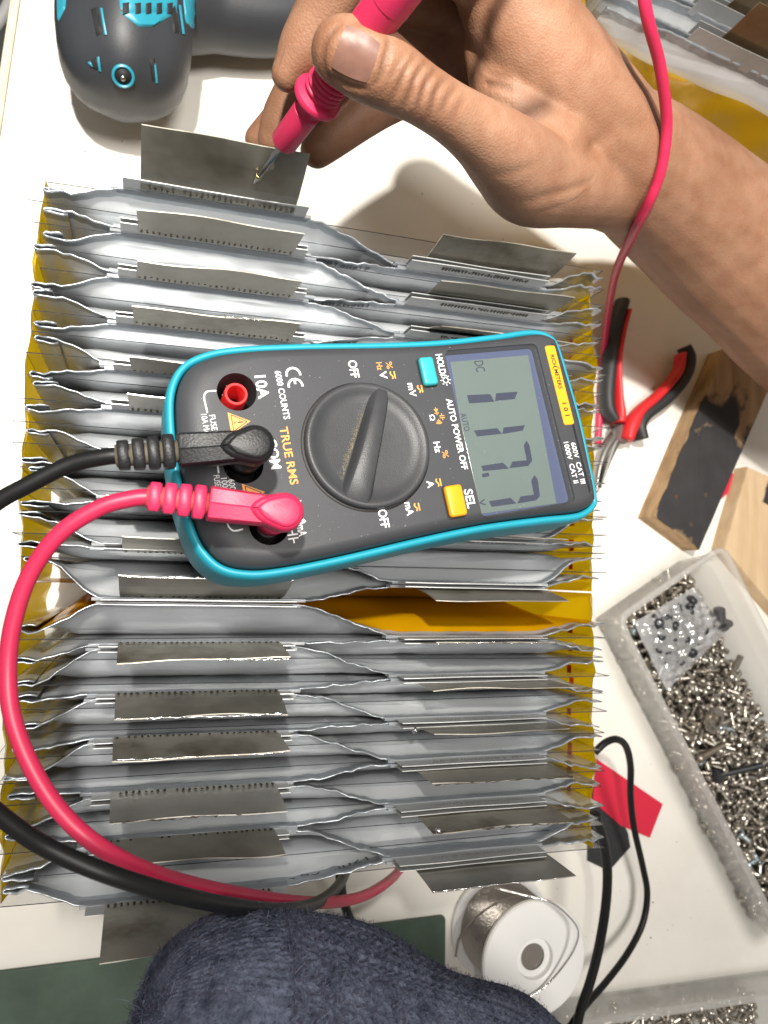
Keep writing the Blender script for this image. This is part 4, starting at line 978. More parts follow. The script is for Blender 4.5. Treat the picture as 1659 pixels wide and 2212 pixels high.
mk('hole_inside', *lathe([(3.3, .0), (3.3, .4)], h, gn, 20), m_vent, hl); mk('hole_screw', *lathe([(1.2, .3), (1.0, .75), (.2, .8)], h + np.array([0, -1, 0]), gn, 12), m_steel, hl)
# handle: sweeps away to the right, lying on the table
hp = [dend + np.array([8, 62, 30]), dend + np.array([38, 66, 26]), dend + np.array([70, 72, 24]), dend + np.array([110, 90, 23]), dend + np.array([165, 120, 24])]
q = smoothpath(hp, 8); v, f = tube(q, np.interp(np.linspace(0, 1, len(q)), [0, .25, .6, 1], [26, 18.5, 17.5, 21]), 28, True, (1.0, 1.05)); mk('handle', v, f, m_dk, drill)
mk('battery_base', *slab(rrect(dend[0] + 176, dend[1] + 128, 42, 72, 9, -.1), 2, 50, 4), m_dk, drill)

# ------------------------------------------------------------------ grey cable beyond the table's left edge
gc = smoothpath([P(-60, 120, -60), P(-12, 60, -60), P(12, 25, -60), P(30, -20, -60), P(40, -80, -60)], 8)
g_o = mk('grey_cable', *tube(gc, 3.4, 12), pm('grey_cable', (0.25, .25, .25), .5), None, loc=tuple(gc[0])); tag(g_o, 'grey cable curving past the table edge in the far left corner', 'cable')

# ------------------------------------------------------------------ pliers
def q4(x, y): return (1179.5 + .289 * x, 603.5 + .289 * y)
m_pred = pm('grip_red', (0.60, 0.02, 0.025), 0.45, bump=.03, bscale=500); m_pblk = pm('grip_black', (0.020, 0.021, 0.023), 0.55, bump=.06, bscale=700)
m_jaw = pm('jaw_steel', (0.30, 0.29, 0.28), 0.35, metal=.9, var=.15, vscale=80)
pc = P(*q4(590, 1110), 8); pl = root('pliers', (pc[0], pc[1], 0), 'small open pliers with red and black grips between the pack and the charred block', 'pliers')
def stroke3(pts, z, w, hgt, par, name, mat, n=8):
    q = smoothpath([(*P(*q4(a, b), z)[:2], w_) for a, b, w_ in [(p_[0], p_[1], p_[2]) for p_ in pts]], n)
    p2 = np.array(q); T = np.gradient(p2[:, :2], axis=0); T /= np.linalg.norm(T, axis=1)[:, None]; Nn = np.stack([-T[:, 1], T[:, 0]], 1); RL = []
    for a, nn in zip(p2, Nn):
        hw = a[2] / 2; RL.append([np.array([*(a[:2] + nn * hw * math.cos(t)), z + hgt * math.sin(t)]) for t in np.linspace(0, 2 * math.pi, 15)[:-1]])
    RL = [[np.mean(RL[0], axis=0) * .75 + p_ * .25 for p_ in RL[0]]] + RL + [[np.mean(RL[-1], axis=0) * .75 + p_ * .25 for p_ in RL[-1]]]
    v, f = rings(RL); return mk(name, v, f, mat, par)
o = stroke3([(570, 165, 7.5), (530, 300, 8.5), (490, 520, 8.5), (455, 780, 8.5), (455, 960, 8), (500, 1060, 6)], 9, 8, 6.0, pl, 'handle', m_pblk); stroke3([(600, 240, 3), (553, 420, 3.8), (524, 620, 4), (530, 850, 4.5), (545, 1000, 6), (540, 1070, 7)], 10.5, 6, 5.5, o, 'red_inlay', m_pred)
o = stroke3([(1030, 505, 5), (1062, 600, 7), (1020, 740, 8), (880, 900, 8), (740, 1010, 8), (690, 1100, 8), (710, 1200, 7)], 9, 8, 6.0, pl, 'handle', m_pblk); stroke3([(1005, 560, 3), (975, 700, 5), (840, 860, 5.5), (700, 980, 6.5), (640, 1080, 9), (600, 1200, 7)], 10.5, 6, 5.5, o, 'red_inlay', m_pred)
mk('pivot', *lathe([(5.5, 1), (6, 2), (6, 9), (5, 10)], (*P(*q4(545, 1160), 6)[:2], 0), seg=24), m_jaw, pl, auto=40)
stroke3([(560, 1120, 8), (500, 1240, 6), (440, 1390, 3.5), (385, 1560, 1.8)], 6, 6, 4, pl, 'jaw', m_jaw); stroke3([(540, 1130, 8), (440, 1270, 6), (380, 1420, 3.5), (350, 1600, 1.8)], 6, 6, 4, pl, 'jaw', m_jaw)

# ------------------------------------------------------------------ wood
def wood_mat(name, light, dark, char=False, ang=0.0):
    m = bpy.data.materials.new(name); m.use_nodes = True; nt = m.node_tree; N = nt.nodes; L = nt.links; b = N['Principled BSDF']
    tc = N.new('ShaderNodeTexCoord'); mp = N.new('ShaderNodeMapping'); mp.inputs['Rotation'].default_value = (0, 0, ang); mp.inputs['Scale'].default_value = (60, 7, 60)
    L.new(tc.outputs['Object'], mp.inputs['Vector']); n = N.new('ShaderNodeTexNoise'); n.inputs['Scale'].default_value = 2.4; n.inputs['Detail'].default_value = 6; n.inputs['Distortion'].default_value = .4; L.new(mp.outputs[0], n.inputs['Vector'])
    r = N.new('ShaderNodeValToRGB'); r.color_ramp.elements[0].color = (*dark, 1); r.color_ramp.elements[1].color = (*light, 1); r.color_ramp.elements[0].position = .3; r.color_ramp.elements[1].position = .65; L.new(n.outputs['Fac'], r.inputs['Fac'])
    src = r.outputs[0]
    if char:
        at = N.new('ShaderNodeAttribute'); at.attribute_name = 'char'; n2 = N.new('ShaderNodeTexNoise'); n2.inputs['Scale'].default_value = 70; n2.inputs['Detail'].default_value = 6; L.new(tc.outputs['Object'], n2.inputs['Vector'])
        ad = N.new('ShaderNodeMath'); ad.operation = 'ADD'; L.new(at.outputs['Fac'], ad.inputs[0]); L.new(n2.outputs['Fac'], ad.inputs[1])
        rr = N.new('ShaderNodeValToRGB'); rr.color_ramp.elements[0].position = .86; rr.color_ramp.elements[1].position = 1.22; L.new(ad.outputs[0], rr.inputs['Fac'])
        rr2 = N.new('ShaderNodeValToRGB'); rr2.color_ramp.elements[0].color = (.012, .011, .012, 1); rr2.color_ramp.elements[1].color = (.035, .035, .038, 1); L.new(n2.outputs['Fac'], rr2.inputs['Fac'])
        mx = N.new('ShaderNodeMixRGB'); L.new(rr.outputs[0], mx.inputs[0]); L.new(src, mx.inputs[1]); L.new(rr2.outputs[0], mx.inputs[2]); src = mx.outputs[0]
    L.new(src, b.inputs['Base Color']); b.inputs['Roughness'].default_value = .75
    bp = N.new('ShaderNodeBump'); bp.inputs['Strength'].default_value = .3; bp.inputs['Distance'].default_value = .001; L.new(n.outputs['Fac'], bp.inputs['Height']); L.new(bp.outputs[0], b.inputs['Normal'])
    return m
def gridblock(name, c4, z0, z1, mat, label, cat, charf=None, nu=40, nv=14):
    """c4: near-left, near-right, far-right, far-left (world xy of the top face)"""
    c = [np.array(q[:2]) for q in c4]; V = []; A = []
    zs = [z0, z0 + .6, z1 - .8, z1]
    top = []
    for i in range(nu + 1):
        for j in range(nv + 1):
            u, v_ = i / nu, j / nv; p = (c[0] * (1 - v_) + c[1] * v_) * (1 - u) + (c[3] * (1 - v_) + c[2] * v_) * u
            V.append((*p, z1 + .12 * math.sin(u * 31 + v_ * 9))); A.append(charf(u, v_) if charf else 0)
    Fc = [(i * (nv + 1) + j, i * (nv + 1) + j + 1, (i + 1) * (nv + 1) + j + 1, (i + 1) * (nv + 1) + j) for i in range(nu) for j in range(nv)]
    per = [(0, j) for j in range(nv + 1)] + [(i, nv) for i in range(1, nu + 1)] + [(nu, j) for j in range(nv - 1, -1, -1)] + [(i, 0) for i in range(nu - 1, 0, -1)]
    ids = [i * (nv + 1) + j for i, j in per]; cen = np.mean(c, axis=0); prev = ids
    for z in (z1 - 1.0, z0):
        new = []
        for k in ids:
            q = np.array(V[k]); d = q[:2] - cen; d = d / np.linalg.norm(d) * .7; new.append(len(V)); V.append((q[0] + d[0], q[1] + d[1], z)); A.append(max(0, A[k] - (.25 if z > z0 else .5)))
        for a in range(len(ids)):
            b = (a + 1) % len(ids); Fc.append((prev[a], new[a], new[b], prev[b]))
        prev = new
    loc = (cen[0], cen[1], 0); V = np.array(V)
    if area2(c) < 0: Fc = [tuple(reversed(f)) for f in Fc]
    o = mk(name, V, Fc, mat, None, loc=loc, auto=50); at = o.data.attributes.new('char', 'FLOAT', 'POINT'); at.data.foreach_set('value', A); tag(o, label, cat); return o
zb = 15
nl, nr = P(*q4(810, 1765), zb), P(*q4(1148, 2015), zb); fl2, fr2 = P(*q4(1340, 520), zb), P(*q4(1690, 760), zb)
ax_ = _n(fl2 - nl); bang = math.atan2(ax_[1], ax_[0]) - math.pi / 2
def charf(u, v_):
    if u < .50: return .80 - 6 * max(0, .055 - u) - (.5 * max(0, (.05 - v_)) * 10)
    return max(0, .70 - (u - .5) * 1.3 + (.20 if .40 < v_ < .75 else 0))
wb = gridblock('wood_block', [nl, nr, fr2, fl2], 0, zb, wood_mat('charred_wood', (0.46, 0.31, 0.17), (0.26, 0.16, 0.08), True, -bang), 'charred black-topped wooden block beside the pliers, running under the forearm', 'wood block', charf)
for (a, b) in ((975, 1625), (1195, 1610), (1085, 1830)):
    q = P(*q4(a, b), zb); mk('burn_hole', *lathe([(1.6, zb - .05), (1.2, zb + .18), (.4, zb + .25)], (q[0], q[1], 0), seg=12), pm('burnt_brown', (.07, .04, .025), .8), wb)
def q5(x, y): return (1207 + .2852 * x, 1179.5 + .2852 * y)
zb2 = 11
bd = [P(1566, 1185, zb2), P(1700, 1345, zb2), P(1860, 1120, zb2), P(1616, 1010, zb2)]
gridblock('wood_board', [bd[0], bd[1], bd[2], bd[3]], 0, zb2, wood_mat('pale_wood', (0.62, 0.46, 0.29), (0.50, 0.35, 0.20), True, -bang), 'pale wooden board at the right edge beyond the screw box', 'wood board', lambda u, v_: .55 if (u > .72 and .2 < v_ < .5) else 0)
q = [P(*q4(a, b), .4)[:2] for a, b in ((1290, 1660), (1390, 1440), (1436, 1530), (1312, 1640))]
o = mk('red_card', *slab(q, 0.1, .6, .1), pm('red_plastic', (0.62, 0.012, 0.05), .45), None, loc=(*np.mean(q, axis=0), 0), smooth=False); tag(o, 'small red plastic scrap poking out from beside the charred block', 'plastic scrap')

# ------------------------------------------------------------------ frosted boxes of screws
m_frost = clear_mat('frosted_plastic', (0.98, 0.98, 0.98), 0.64, 0.35, (0.93, 0.93, 0.92), tl=.55, gloss=.07)
m_scr = pm('nickel_screw', (0.46, 0.43, 0.385), 0.27, metal=1.0, var=.15, vscale=200)
m_scr_z = pm('zinc_screw', (0.50, 0.58, 0.62), 0.25, metal=.9)
m_scr_d = pm('dark_screw', (0.055, 0.058, 0.065), 0.35, metal=.6)
def sbox(name, corners, z0, z1, taper, wall, label):
    """corners: 4 world xy of the rim, ccw ; open tray"""
    o = ccw([q[:2] for q in corners]); rc = closed_round(o, 7)
    cen = np.mean(o, axis=0); r = root(name, (cen[0], cen[1], 0), label, 'storage box', group='frosted screw boxes')
    v, f = prism(rc, [(taper + wall, z0), (taper, z0 + 1.2), (taper * .1, z1 - 3.5), (0, z1 - 3.3), (-1.6, z1 - 3.0), (-1.8, z1 - .6), (-1.4, z1), (-.1, z1), (wall * .9, z1 - .8), (wall + .1, z1 - 3), (wall + taper, z0 + 2.4), (wall + taper + 2, z0 + 1.8)], True, True)
    mk('tray', v, f, m_frost, r); return r, rc
def closed_round(o, r, n=5):
    out = []
    for i in range(len(o)):
        a, b, c = np.array(o[i - 1]), np.array(o[i]), np.array(o[(i + 1) % len(o)]); d1 = (a - b) / np.linalg.norm(a - b); d2 = (c - b) / np.linalg.norm(c - b)
        p0, p1 = b + d1 * r, b + d2 * r
        for k in range(n + 1):
            t = k / n; out.append(p0 * (1 - t) ** 2 + 2 * b * t * (1 - t) + p1 * t * t)
    return out
ZR = 36
A_, B_ = P(1341, 1338, ZR), P(1568, 1188, ZR); dA = P(1592, 1826, ZR) - A_; Ld = np.linalg.norm(dA); dl_ = dA / Ld
wv = B_ - A_; wv = wv - dl_ * np.dot(wv, dl_)                      # square it up
B_ = A_ + wv
LB = 218.0
bx1, rc1 = sbox('storage_box', [A_, B_, B_ + dl_ * LB, A_ + dl_ * LB], 0, ZR, 5.0, 1.6, 'long frosted plastic box of loose screws at the right edge beside the pack')
def screw_mesh(name, rh, hh, rs, ln, mat, head='pan', pitch=.8):
    prof = [(.05, -ln)] + [(rs * .7, -ln + .05)]; h = -ln + .1; k = 0
    while h < -.2: prof.append((rs * (1.0 if k % 2 else .8), h)); h += pitch / 2; k += 1
    prof += [(rs, 0), (rh * .97, 0.02), (rh, .25), (rh, hh * .5), (rh * .85, hh * .85), (rh * .5, hh), (rh * .45, hh), (rh * .3, hh * .55), (.05, hh * .5)]
    V, Fc = lathe(prof, (0, 0, 0), seg=10); V = np.array(V); V[:, 2] += (ln - hh) / 2
    o = mk(name, V, Fc, mat, None, auto=45); return o
proto = screw_mesh('machine_screw', 2.9, 2.0, 1.45, 6.5, m_scr); proto2 = screw_mesh('machine_screw', 2.6, 1.8, 1.4, 9.0, m_scr); pz = screw_mesh('machine_screw', 3.0, 2.2, 1.5, 7, m_scr_z)
protos = [proto.data, proto2.data, pz.data]
for o in (proto, proto2, pz): bpy.data.objects.remove(o)
n2_ = wv / np.linalg.norm(wv); WB = np.linalg.norm(wv)
def add_screw(p, me, label, group, par=None, name='machine_screw', tilt=None):
    o = bpy.data.objects.new(name, me); COL.objects.link(o); o.location = Vector(p) * MM
    o.rotation_euler = tilt if tilt else (random.uniform(0, 6.28), random.uniform(0, 6.28), random.uniform(0, 6.28)); tag(o, label, 'screw', group); return o
LBL = 'small shiny machine screw in the loose heap inside the long frosted box'
cnt = 0
def inside_vis(p):
    q = proj(np.array([p]))[0]; return -20 < q[0] < 1690 and -20 < q[1] < 2240
xs_ = []
step = 5.3
for layer in range(3):
    a = 9.0 + (layer % 2) * 2.4
    while a < LB - 8:
        b = 9.0 + (layer % 2) * 2.4
        while b < WB - 8:
            # heap: higher along the near wall, thin towards the far wall
            hgt = 5.5 + layer * 4.0; t = b / WB; lim = 14.5 - 7.5 * t + 2 * math.sin(a * .08)
            if hgt < lim + 1.5:
                p = A_ + dl_ * (a + random.uniform(-1.4, 1.4)) + n2_ * (b + random.uniform(-1.4, 1.4)); p = np.array([p[0], p[1], hgt + random.uniform(-1, 1)])
                if inside_vis(p): xs_.append((layer, p))
            b += step
        a += step
xs_.sort(key=lambda q: -q[0])
top_ = xs_[:215]; rest = xs_[215:]
for layer, p in top_:
    me = protos[2] if random.random() < .03 else random.choice(protos[:2]); add_screw(p, me, LBL, 'loose screws in the long box')
if rest:
    mb = MB()
    for layer, p in rest:
        me = protos[0]; Rm = np.array(Matrix.Rotation(random.random() * 6, 3, 'X') @ Matrix.Rotation(random.random() * 6, 3, 'Y'))
        mb.add(np.array([v.co[:] for v in me.vertices]) / MM @ Rm.T + p, [tuple(q.vertices) for q in me.polygons])
    o = mb.put('buried_screws', m_scr, None); tag(o, 'shiny screws buried under the loose heap in the long frosted box', 'screws', None, 'stuff')
# bigger hardware lying on the heap
def onbox(px, py, z): return P(px, py, z)
def big_bolt(p0, p1, rh, rs, mat, label, name='bolt', washer=False):
    d = _n(np.array(p1) - np.array(p0)); L_ = np.linalg.norm(np.array(p1) - np.array(p0)); prof = [(rs * .75, 0)]; h = .2; k = 0
    while h < L_ - 3: prof.append((rs * (1 if k % 2 else .84), h)); h += .45; k += 1
    prof += [(rs, L_ - 3)] + ([(rh * 1.5, L_ - 3), (rh * 1.5, L_ - 2.2)] if washer else []) + [(rh, L_ - 2.2), (rh, L_ + .4), (rh * .7, L_ + 1.2), (.1, L_ + 1.3)]
    o = mk(name, *lathe(prof, p0, d, 16), mat, None, auto=45, loc=tuple(p0)); tag(o, label, 'bolt'); return o
zt_ = 17
big_bolt(P(*q5(1380, 830), zt_), P(*q5(1300, 1000), zt_), 2.6, 2.0, m_scr, 'bright silver threaded bolt lying lengthwise beside the plastic bag in the box')
big_bolt(P(*q5(1255, 1505), zt_), P(*q5(1060, 1610), zt_), 2.6, 2.1, pm('dull_thread', (.32, .28, .24), .35, metal=.9), 'dull bronze threaded bolt on the screw heap below the round nut')
big_bolt(P(*q5(1540, 1660), zt_), P(*q5(1180, 1745), zt_), 4.0, 1.8, m_scr_d, 'long black screw lying across the screw heap')
big_bolt(P(*q5(1215, 470), zt_ + 6), P(*q5(1225, 620), zt_ + 3), 4.6, 3.4, pm('grey_bolt', (.16, .16, .17), .4, metal=.8), 'dark grey bolt with a wide washer beside the plastic bag', washer=True)
nq = P(*q5(1180, 1315), 20); o = mk('nut', *lathe([(3.0, -1.5), (7.2, -1.6), (7.6, -.8), (7.4, .8), (5.6, 1.0), (5.2, 2.2), (3.1, 2.3), (2.9, 1.8), (2.9, -1.5)], (0, 0, 0), (.25, -.2, 1), 26, False, False), m_scr, None, auto=35); o.location = Vector(nq) * MM; tag(o, 'round silver flange nut lying on top of the screw heap', 'nut')
# plastic bag of dark screws
bagq = [P(1368, 1345, 24), P(1500, 1268, 24), P(1572, 1362, 22), P(1440, 1492, 21)]
bcen = np.mean(bagq, axis=0)
bag = root('plastic_bag', (bcen[0], bcen[1], 18), 'crumpled clear plastic bag of dark screws lying in the long box', 'plastic bag')
nb = 34; V = []; rb = np.random.default_rng(11)
for s in (1, -1):
    for i in range(nb + 1):
        for j in range(nb + 1):
            u, v_ = i / nb, j / nb; p = (bagq[0] * (1 - v_) + bagq[3] * v_) * (1 - u) + (bagq[1] * (1 - v_) + bagq[2] * v_) * u
            e = (math.sin(math.pi * u) * math.sin(math.pi * v_)) ** .5
            cr = 1.1 * math.sin(u * 17 + 3 * math.sin(v_ * 9)) * math.sin(v_ * 13 + 2 * math.sin(u * 11)) + .5 * math.sin(u * 41 + v_ * 17) + .4 * math.sin(v_ * 47 - u * 23)
            V.append(p + np.array([0, 0, s * (4.5 * e) + cr * (.5 + e * .6) * (1 if s > 0 else .3)]))
o_ = (nb + 1) ** 2; Fc = []
for i in range(nb):
    for j in range(nb):
        a, b, c, d = i * (nb + 1) + j, i * (nb + 1) + j + 1, (i + 1) * (nb + 1) + j + 1, (i + 1) * (nb + 1) + j
        Fc.append((a, d, c, b)); Fc.append((o_ + a, o_ + b, o_ + c, o_ + d))
m_bag = clear_mat('bag_film', (0.95, 0.96, 0.98), 0.68, 0.09, (0.72, 0.73, 0.74), gloss=.26)
mk('film', V, Fc, m_bag, bag)
dk = screw_mesh('dark_screw', 2.8, 2.0, 1.4, 7, m_scr_d); dme = dk.data; bpy.data.objects.remove(dk)
for k in range(46):
    u, v_ = random.uniform(.1, .82), random.uniform(.12, .8); p = (bagq[0] * (1 - v_) + bagq[3] * v_) * (1 - u) + (bagq[1] * (1 - v_) + bagq[2] * v_) * u
    add_screw(p + np.array([0, 0, random.uniform(-2.2, 2.0)]), dme, 'small dark screw inside the clear plastic bag', 'dark screws in the bag', name='dark_screw')

# second box, lower right corner
C0, C1 = P(1215, 2224, 34), P(1800, 2136, 34); d0 = _n(C1 - C0); dn = np.array([d0[1], -d0[0], 0]); 
if dn[1] > 0: dn = -dn
bx2, rc2 = sbox('storage_box', [C0, C1, C1 + dn * 90, C0 + dn * 90], 0, 34, 4.5, 1.6, 'frosted plastic box of screws cut off by the bottom right corner')
k = 0
for a in np.arange(10, 130, 5.2):
    for b in np.arange(9, 34, 5.2):
        for layer in (0, 1, 2):
            p = C0 + d0 * (a + random.uniform(-1.2, 1.2)) + dn * (b + random.uniform(-1.2, 1.2)); p = np.array([p[0], p[1], 8 + layer * 5.5 + random.uniform(-1, 1)])
            q = proj(np.array([p]))[0]
            if q[1] < 2225 and q[0] < 1670 and (layer == 2 or (b < 12 and layer == 1)) and k < 75: add_screw(p, random.choice(protos[:2]), 'shiny machine screw inside the box in the bottom right corner', 'loose screws in the corner box'); k += 1

# ------------------------------------------------------------------ solder spool
m_wp = pm('white_plastic', (0.80, 0.80, 0.79), 0.38, bump=.02, bscale=300)
m_sol = pm('solder', (0.36, 0.33, 0.30), 0.32, metal=.9, bump=.2, bscale=700)
sc_ = P(1157, 2073, 40); spool = root('solder_spool', (sc_[0], sc_[1], 0), 'white plastic spool of solder wire standing on the table near the sleeve', 'solder spool')
SR = 27.5
mk('flange', *lathe([(6.3, 37), (SR - .6, 37), (SR, 37.6), (SR, 39.2), (SR - .7, 40), (10.5, 40), (9.6, 39.5), (9.0, 36), (8.0, 30), (7.6, 8)], (sc_[0], sc_[1], 0), seg=64, cap0=False, cap1=False), m_wp, spool, auto=40)
mk('flange', *lathe([(6, 0.2), (SR, 0.3), (SR + .3, 1.2), (SR, 2.6), (6, 2.8)], (sc_[0], sc_[1], 0), seg=64), m_wp, spool, auto=40)
mk('hub_floor', *lathe([(8.2, 6), (8.2, 6.6)], (sc_[0], sc_[1], 0), seg=32), m_wp, spool)
prof = [(8, 3)]; h = 3
while h < 36.4: prof += [(22.6, h), (23.3, h + .4), (22.6, h + .8)]; h += .82
prof.append((8, 36.5)); mk('solder_coil', *lathe(prof, (sc_[0], sc_[1], 0), seg=48), m_sol, spool, auto=60)
q8 = lambda x, y: (829.5 + .5 * x, 1755.5 + .5 * y)
wq = [(250, 560, 10), (330, 480, 18), (440, 420, 26), (380, 340, 34), (480, 325, 44), (640, 365, 50), (715, 385, 52), (790, 440, 52), (838, 510, 50), (820, 590, 47), (760, 680, 44), (690, 755, 42), (620, 800, 41)]
mk('solder_wire', *tube(smoothpath([P(*q8(a, b), z) for a, b, z in wq[4:]], 10), .55, 8), m_burr, spool)
mk('solder_loop', *tube(smoothpath([P(*q8(a, b), z) for a, b, z in ((310, 620, 6), (330, 540, 12), (400, 450, 18), (500, 385, 22), (600, 365, 24), (690, 400, 26), (760, 440, 30))], 10), .5, 8), m_sol, spool)

# ------------------------------------------------------------------ green mat, loose wires, red and black card
m_mat = pm('green_mat', (0.050, 0.082, 0.058), 0.6, var=.3, vscale=30, bump=.08, bscale=300)
a0, a1 = P(-40, 2103, 1.5), P(962, 1976, 1.5); d0m = _n(a1 - a0); dnm = np.array([d0m[1], -d0m[0], 0])
if dnm[1] > 0: dnm = -dnm
o = [(a0 - d0m * 60)[:2], a1[:2], (a1 + dnm * 160)[:2], (a0 - d0m * 60 + dnm * 160)[:2]]
mt = mk('cutting_mat', *slab(closed_round(ccw(o), 3), .05, 2.2, .4), m_mat, None, loc=(*np.mean(o, axis=0), 0), smooth=False); tag(mt, 'dark green cutting mat on the table under the sleeve', 'cutting mat')
def wire(name, pts, r, mat, label, n=10):
    q = smoothpath([P(a, b, z) for a, b, z in pts], n); o = mk(name, *tube(q, r, 12), mat, None, loc=tuple(q[-1])); tag(o, label, 'wire', 'loose black wires'); return o
wire('wire', [(1285, 1760, 70), (1303, 1815, 62), (1312, 1880, 54), (1308, 1960, 48), (1293, 2050, 44), (1275, 2120, 42), (1252, 2190, 40), (1240, 2260, 38)], 2.35, m_bkc, 'thick black wire hanging straight down from the pack past the spool')
wire('wire', [(1285, 1625, 58), (1308, 1604, 58), (1332, 1597, 56), (1352, 1612, 50), (1362, 1655, 40), (1362, 1720, 30), (1370, 1790, 22), (1388, 1870, 16), (1398, 1930, 14), (1388, 1995, 14), (1355, 2060, 18), (1310, 2120, 26), (1262, 2175, 34), (1230, 2220, 36)], 1.75, m_bkc, 'thinner black wire bowing out to the right past the red card')
w3 = wire('wire', [(728, 1850, 50), (735, 1895, 42), (740, 1935, 30), (752, 1975, 14), (766, 2008, 5), (772, 2022, 4)], 2.2, m_bkc, 'short black wire with a pale frayed end dropping onto the green mat')
q = P(772, 2024, 4); mk('frayed_end', *lathe([(1.6, -2), (2.3, -.6), (2.4, .8), (1.6, 2.2), (.2, 2.8)], q, (.3, -.6, .3), 12), pm('frayed_copper', (.55, .45, .40), .5, metal=.4, bump=.6, bscale=1200), w3)
def card(name, pts, z, mat, label):
    q = [P(a, b, z)[:2] for a, b in pts]; o = mk(name, *slab(q, z - .5, z, .1), mat, None, loc=(*np.mean(q, axis=0), 0), smooth=False); tag(o, label, 'card'); return o
card('red_card', [(1290, 1640), (1432, 1737), (1404, 1810), (1340, 1783), (1280, 1730)], 1.9, pm('red_sheet', (0.60, 0.012, 0.045), .42), 'flat red plastic sheet sticking out from the right side of the pack')
card('black_card', [(1270, 1700), (1318, 1715), (1357, 1800), (1362, 1830), (1316, 1882), (1270, 1860)], 1.2, pm('black_sheet', (0.016, .017, .02), .5), 'flat black plastic sheet lying half under the red one')

# ------------------------------------------------------------------ second pack, far right
Z2 = 104.0
s0, s1_ = P(1270, 72, Z2), P(1659, 246, Z2); d2x = _n(s1_ - s0); d2y = np.array([-d2x[1], d2x[0], 0])
a2 = math.atan2(d2x[1], d2x[0])
pk2 = root('battery_pack', (s0[0], s0[1], 0), 'smaller pack of pouch cells wrapped in yellow tape beyond the forearm at the upper right', 'battery pack', a2)
def tf2(V):      # pack-2 frame (x along the row, y away, z up) -> world
    V = np.asarray(V, float); return np.stack([s0[0] + d2x[0] * V[:, 0] + d2y[0] * V[:, 1], s0[1] + d2x[1] * V[:, 0] + d2y[1] * V[:, 1], V[:, 2]], 1)
H2 = 116.0
PROF2 = [(dz * 1.0 if dz > -60 else max(dz, -119), t, b) for dz, t, b in PROF]
for i in range(6):
    yb = 4 + i * 7.6
    r2 = np.random.default_rng(500 + i); xs = np.linspace(1, 195, 60); V = []; Fc = []; fm = []
    fy = yb + (2.2 if i % 2 == 0 else -2.2) * (sstep(14, 34, xs)) + .5 * fnoise(xs, 700 + i, ((.03, .6), (.1, .5), (.25, .3)))
    body_ = sstep(2, 14, xs); m_ = len(PROF)
    for k, x in enumerate(xs):
        for side in (1, -1):
            for (dz, th_, b) in (PROF if side == 1 else PROF[::-1]):
                e = body_[k]; t = .22 + (th_ - .22) * e; bb = b * min(1, e * 1.5); V.append((x, fy[k] * (1 - bb) + yb * bb - t * side, H2 + dz))
    R = 2 * m_
    for k in range(len(xs) - 1):
        for j in range(R): Fc.append((k * R + j, (k + 1) * R + j, (k + 1) * R + (j + 1) % R, k * R + (j + 1) % R)); fm.append(1 if (j < 2 or j > R - 3) else 0)
    o = mk('pouch_cell', tf2(V), Fc, None, pk2, mats=[m_pouch, m_fold], fm=fm)
    y_ = yb + (2.2 if i % 2 == 0 else -2.2)
    v, f = strip_quad(42, 120, y_, y_, H2 - 3, H2 + 8, .25, nx=8, wob=.05, seed=800 + i); mk('cell_tab', tf2(v), f, m_tab, o, smooth=False)
for i in range(3):
    y_ = 4 + i * 15.2 + 2.2 + 1.6
    v, f = strip_quad(56, 140, y_ + 1.2, y_ + 1.5, H2 + 2, H2 + 27, .3, nx=12, wob=.3, seed=850 + i); mk('nickel_strip', tf2(v), f, m_nick if i > 1 else pm('brown_nickel', (0.40, 0.24, 0.11), .36, metal=.85, var=.25, vscale=30, col2=(0.44, 0.36, 0.25)), pk2, smooth=False)  # first two strips coloured brown, the last plain nickel
pp = []
for t in np.linspace(0, 1, 40): pp.append((200 * t, -1.0 + .5 * math.sin(t * 30)))
for t in np.linspace(0.05, 1, 14): pp.append((201, -1 + 50 * t))
for t in np.linspace(0.05, 1, 30): pp.append((200 - 200 * t, 49))
for t in np.linspace(0.04, .96, 20): pp.append((-3 + .8 * math.sin(t * 17), 49 - 50 * t))
n = len(pp); V = []; Fc = []
for j, z in enumerate((Z2, Z2 - 4, Z2 - 12, Z2 - 30, Z2 - 60, 4)):
    for k in range(n): V.append((pp[k][0] + .4 * math.sin(k * 1.3 + j), pp[k][1] + .35 * math.sin(k * .9 + j * 2.2), z + (.8 * math.sin(k * .5) if j == 0 else 0)))
for j in range(5):
    for k in range(n): Fc.append((j * n + k, j * n + (k + 1) % n, (j + 1) * n + (k + 1) % n, (j + 1) * n + k))
mk('tape_wrap', tf2(V), Fc, clear_mat('amber_tape_thick', (1.0, 0.60, 0.05), 0.04, 0.14, (1.0, 0.60, 0.006), tl=.3, gloss=.10), pk2)

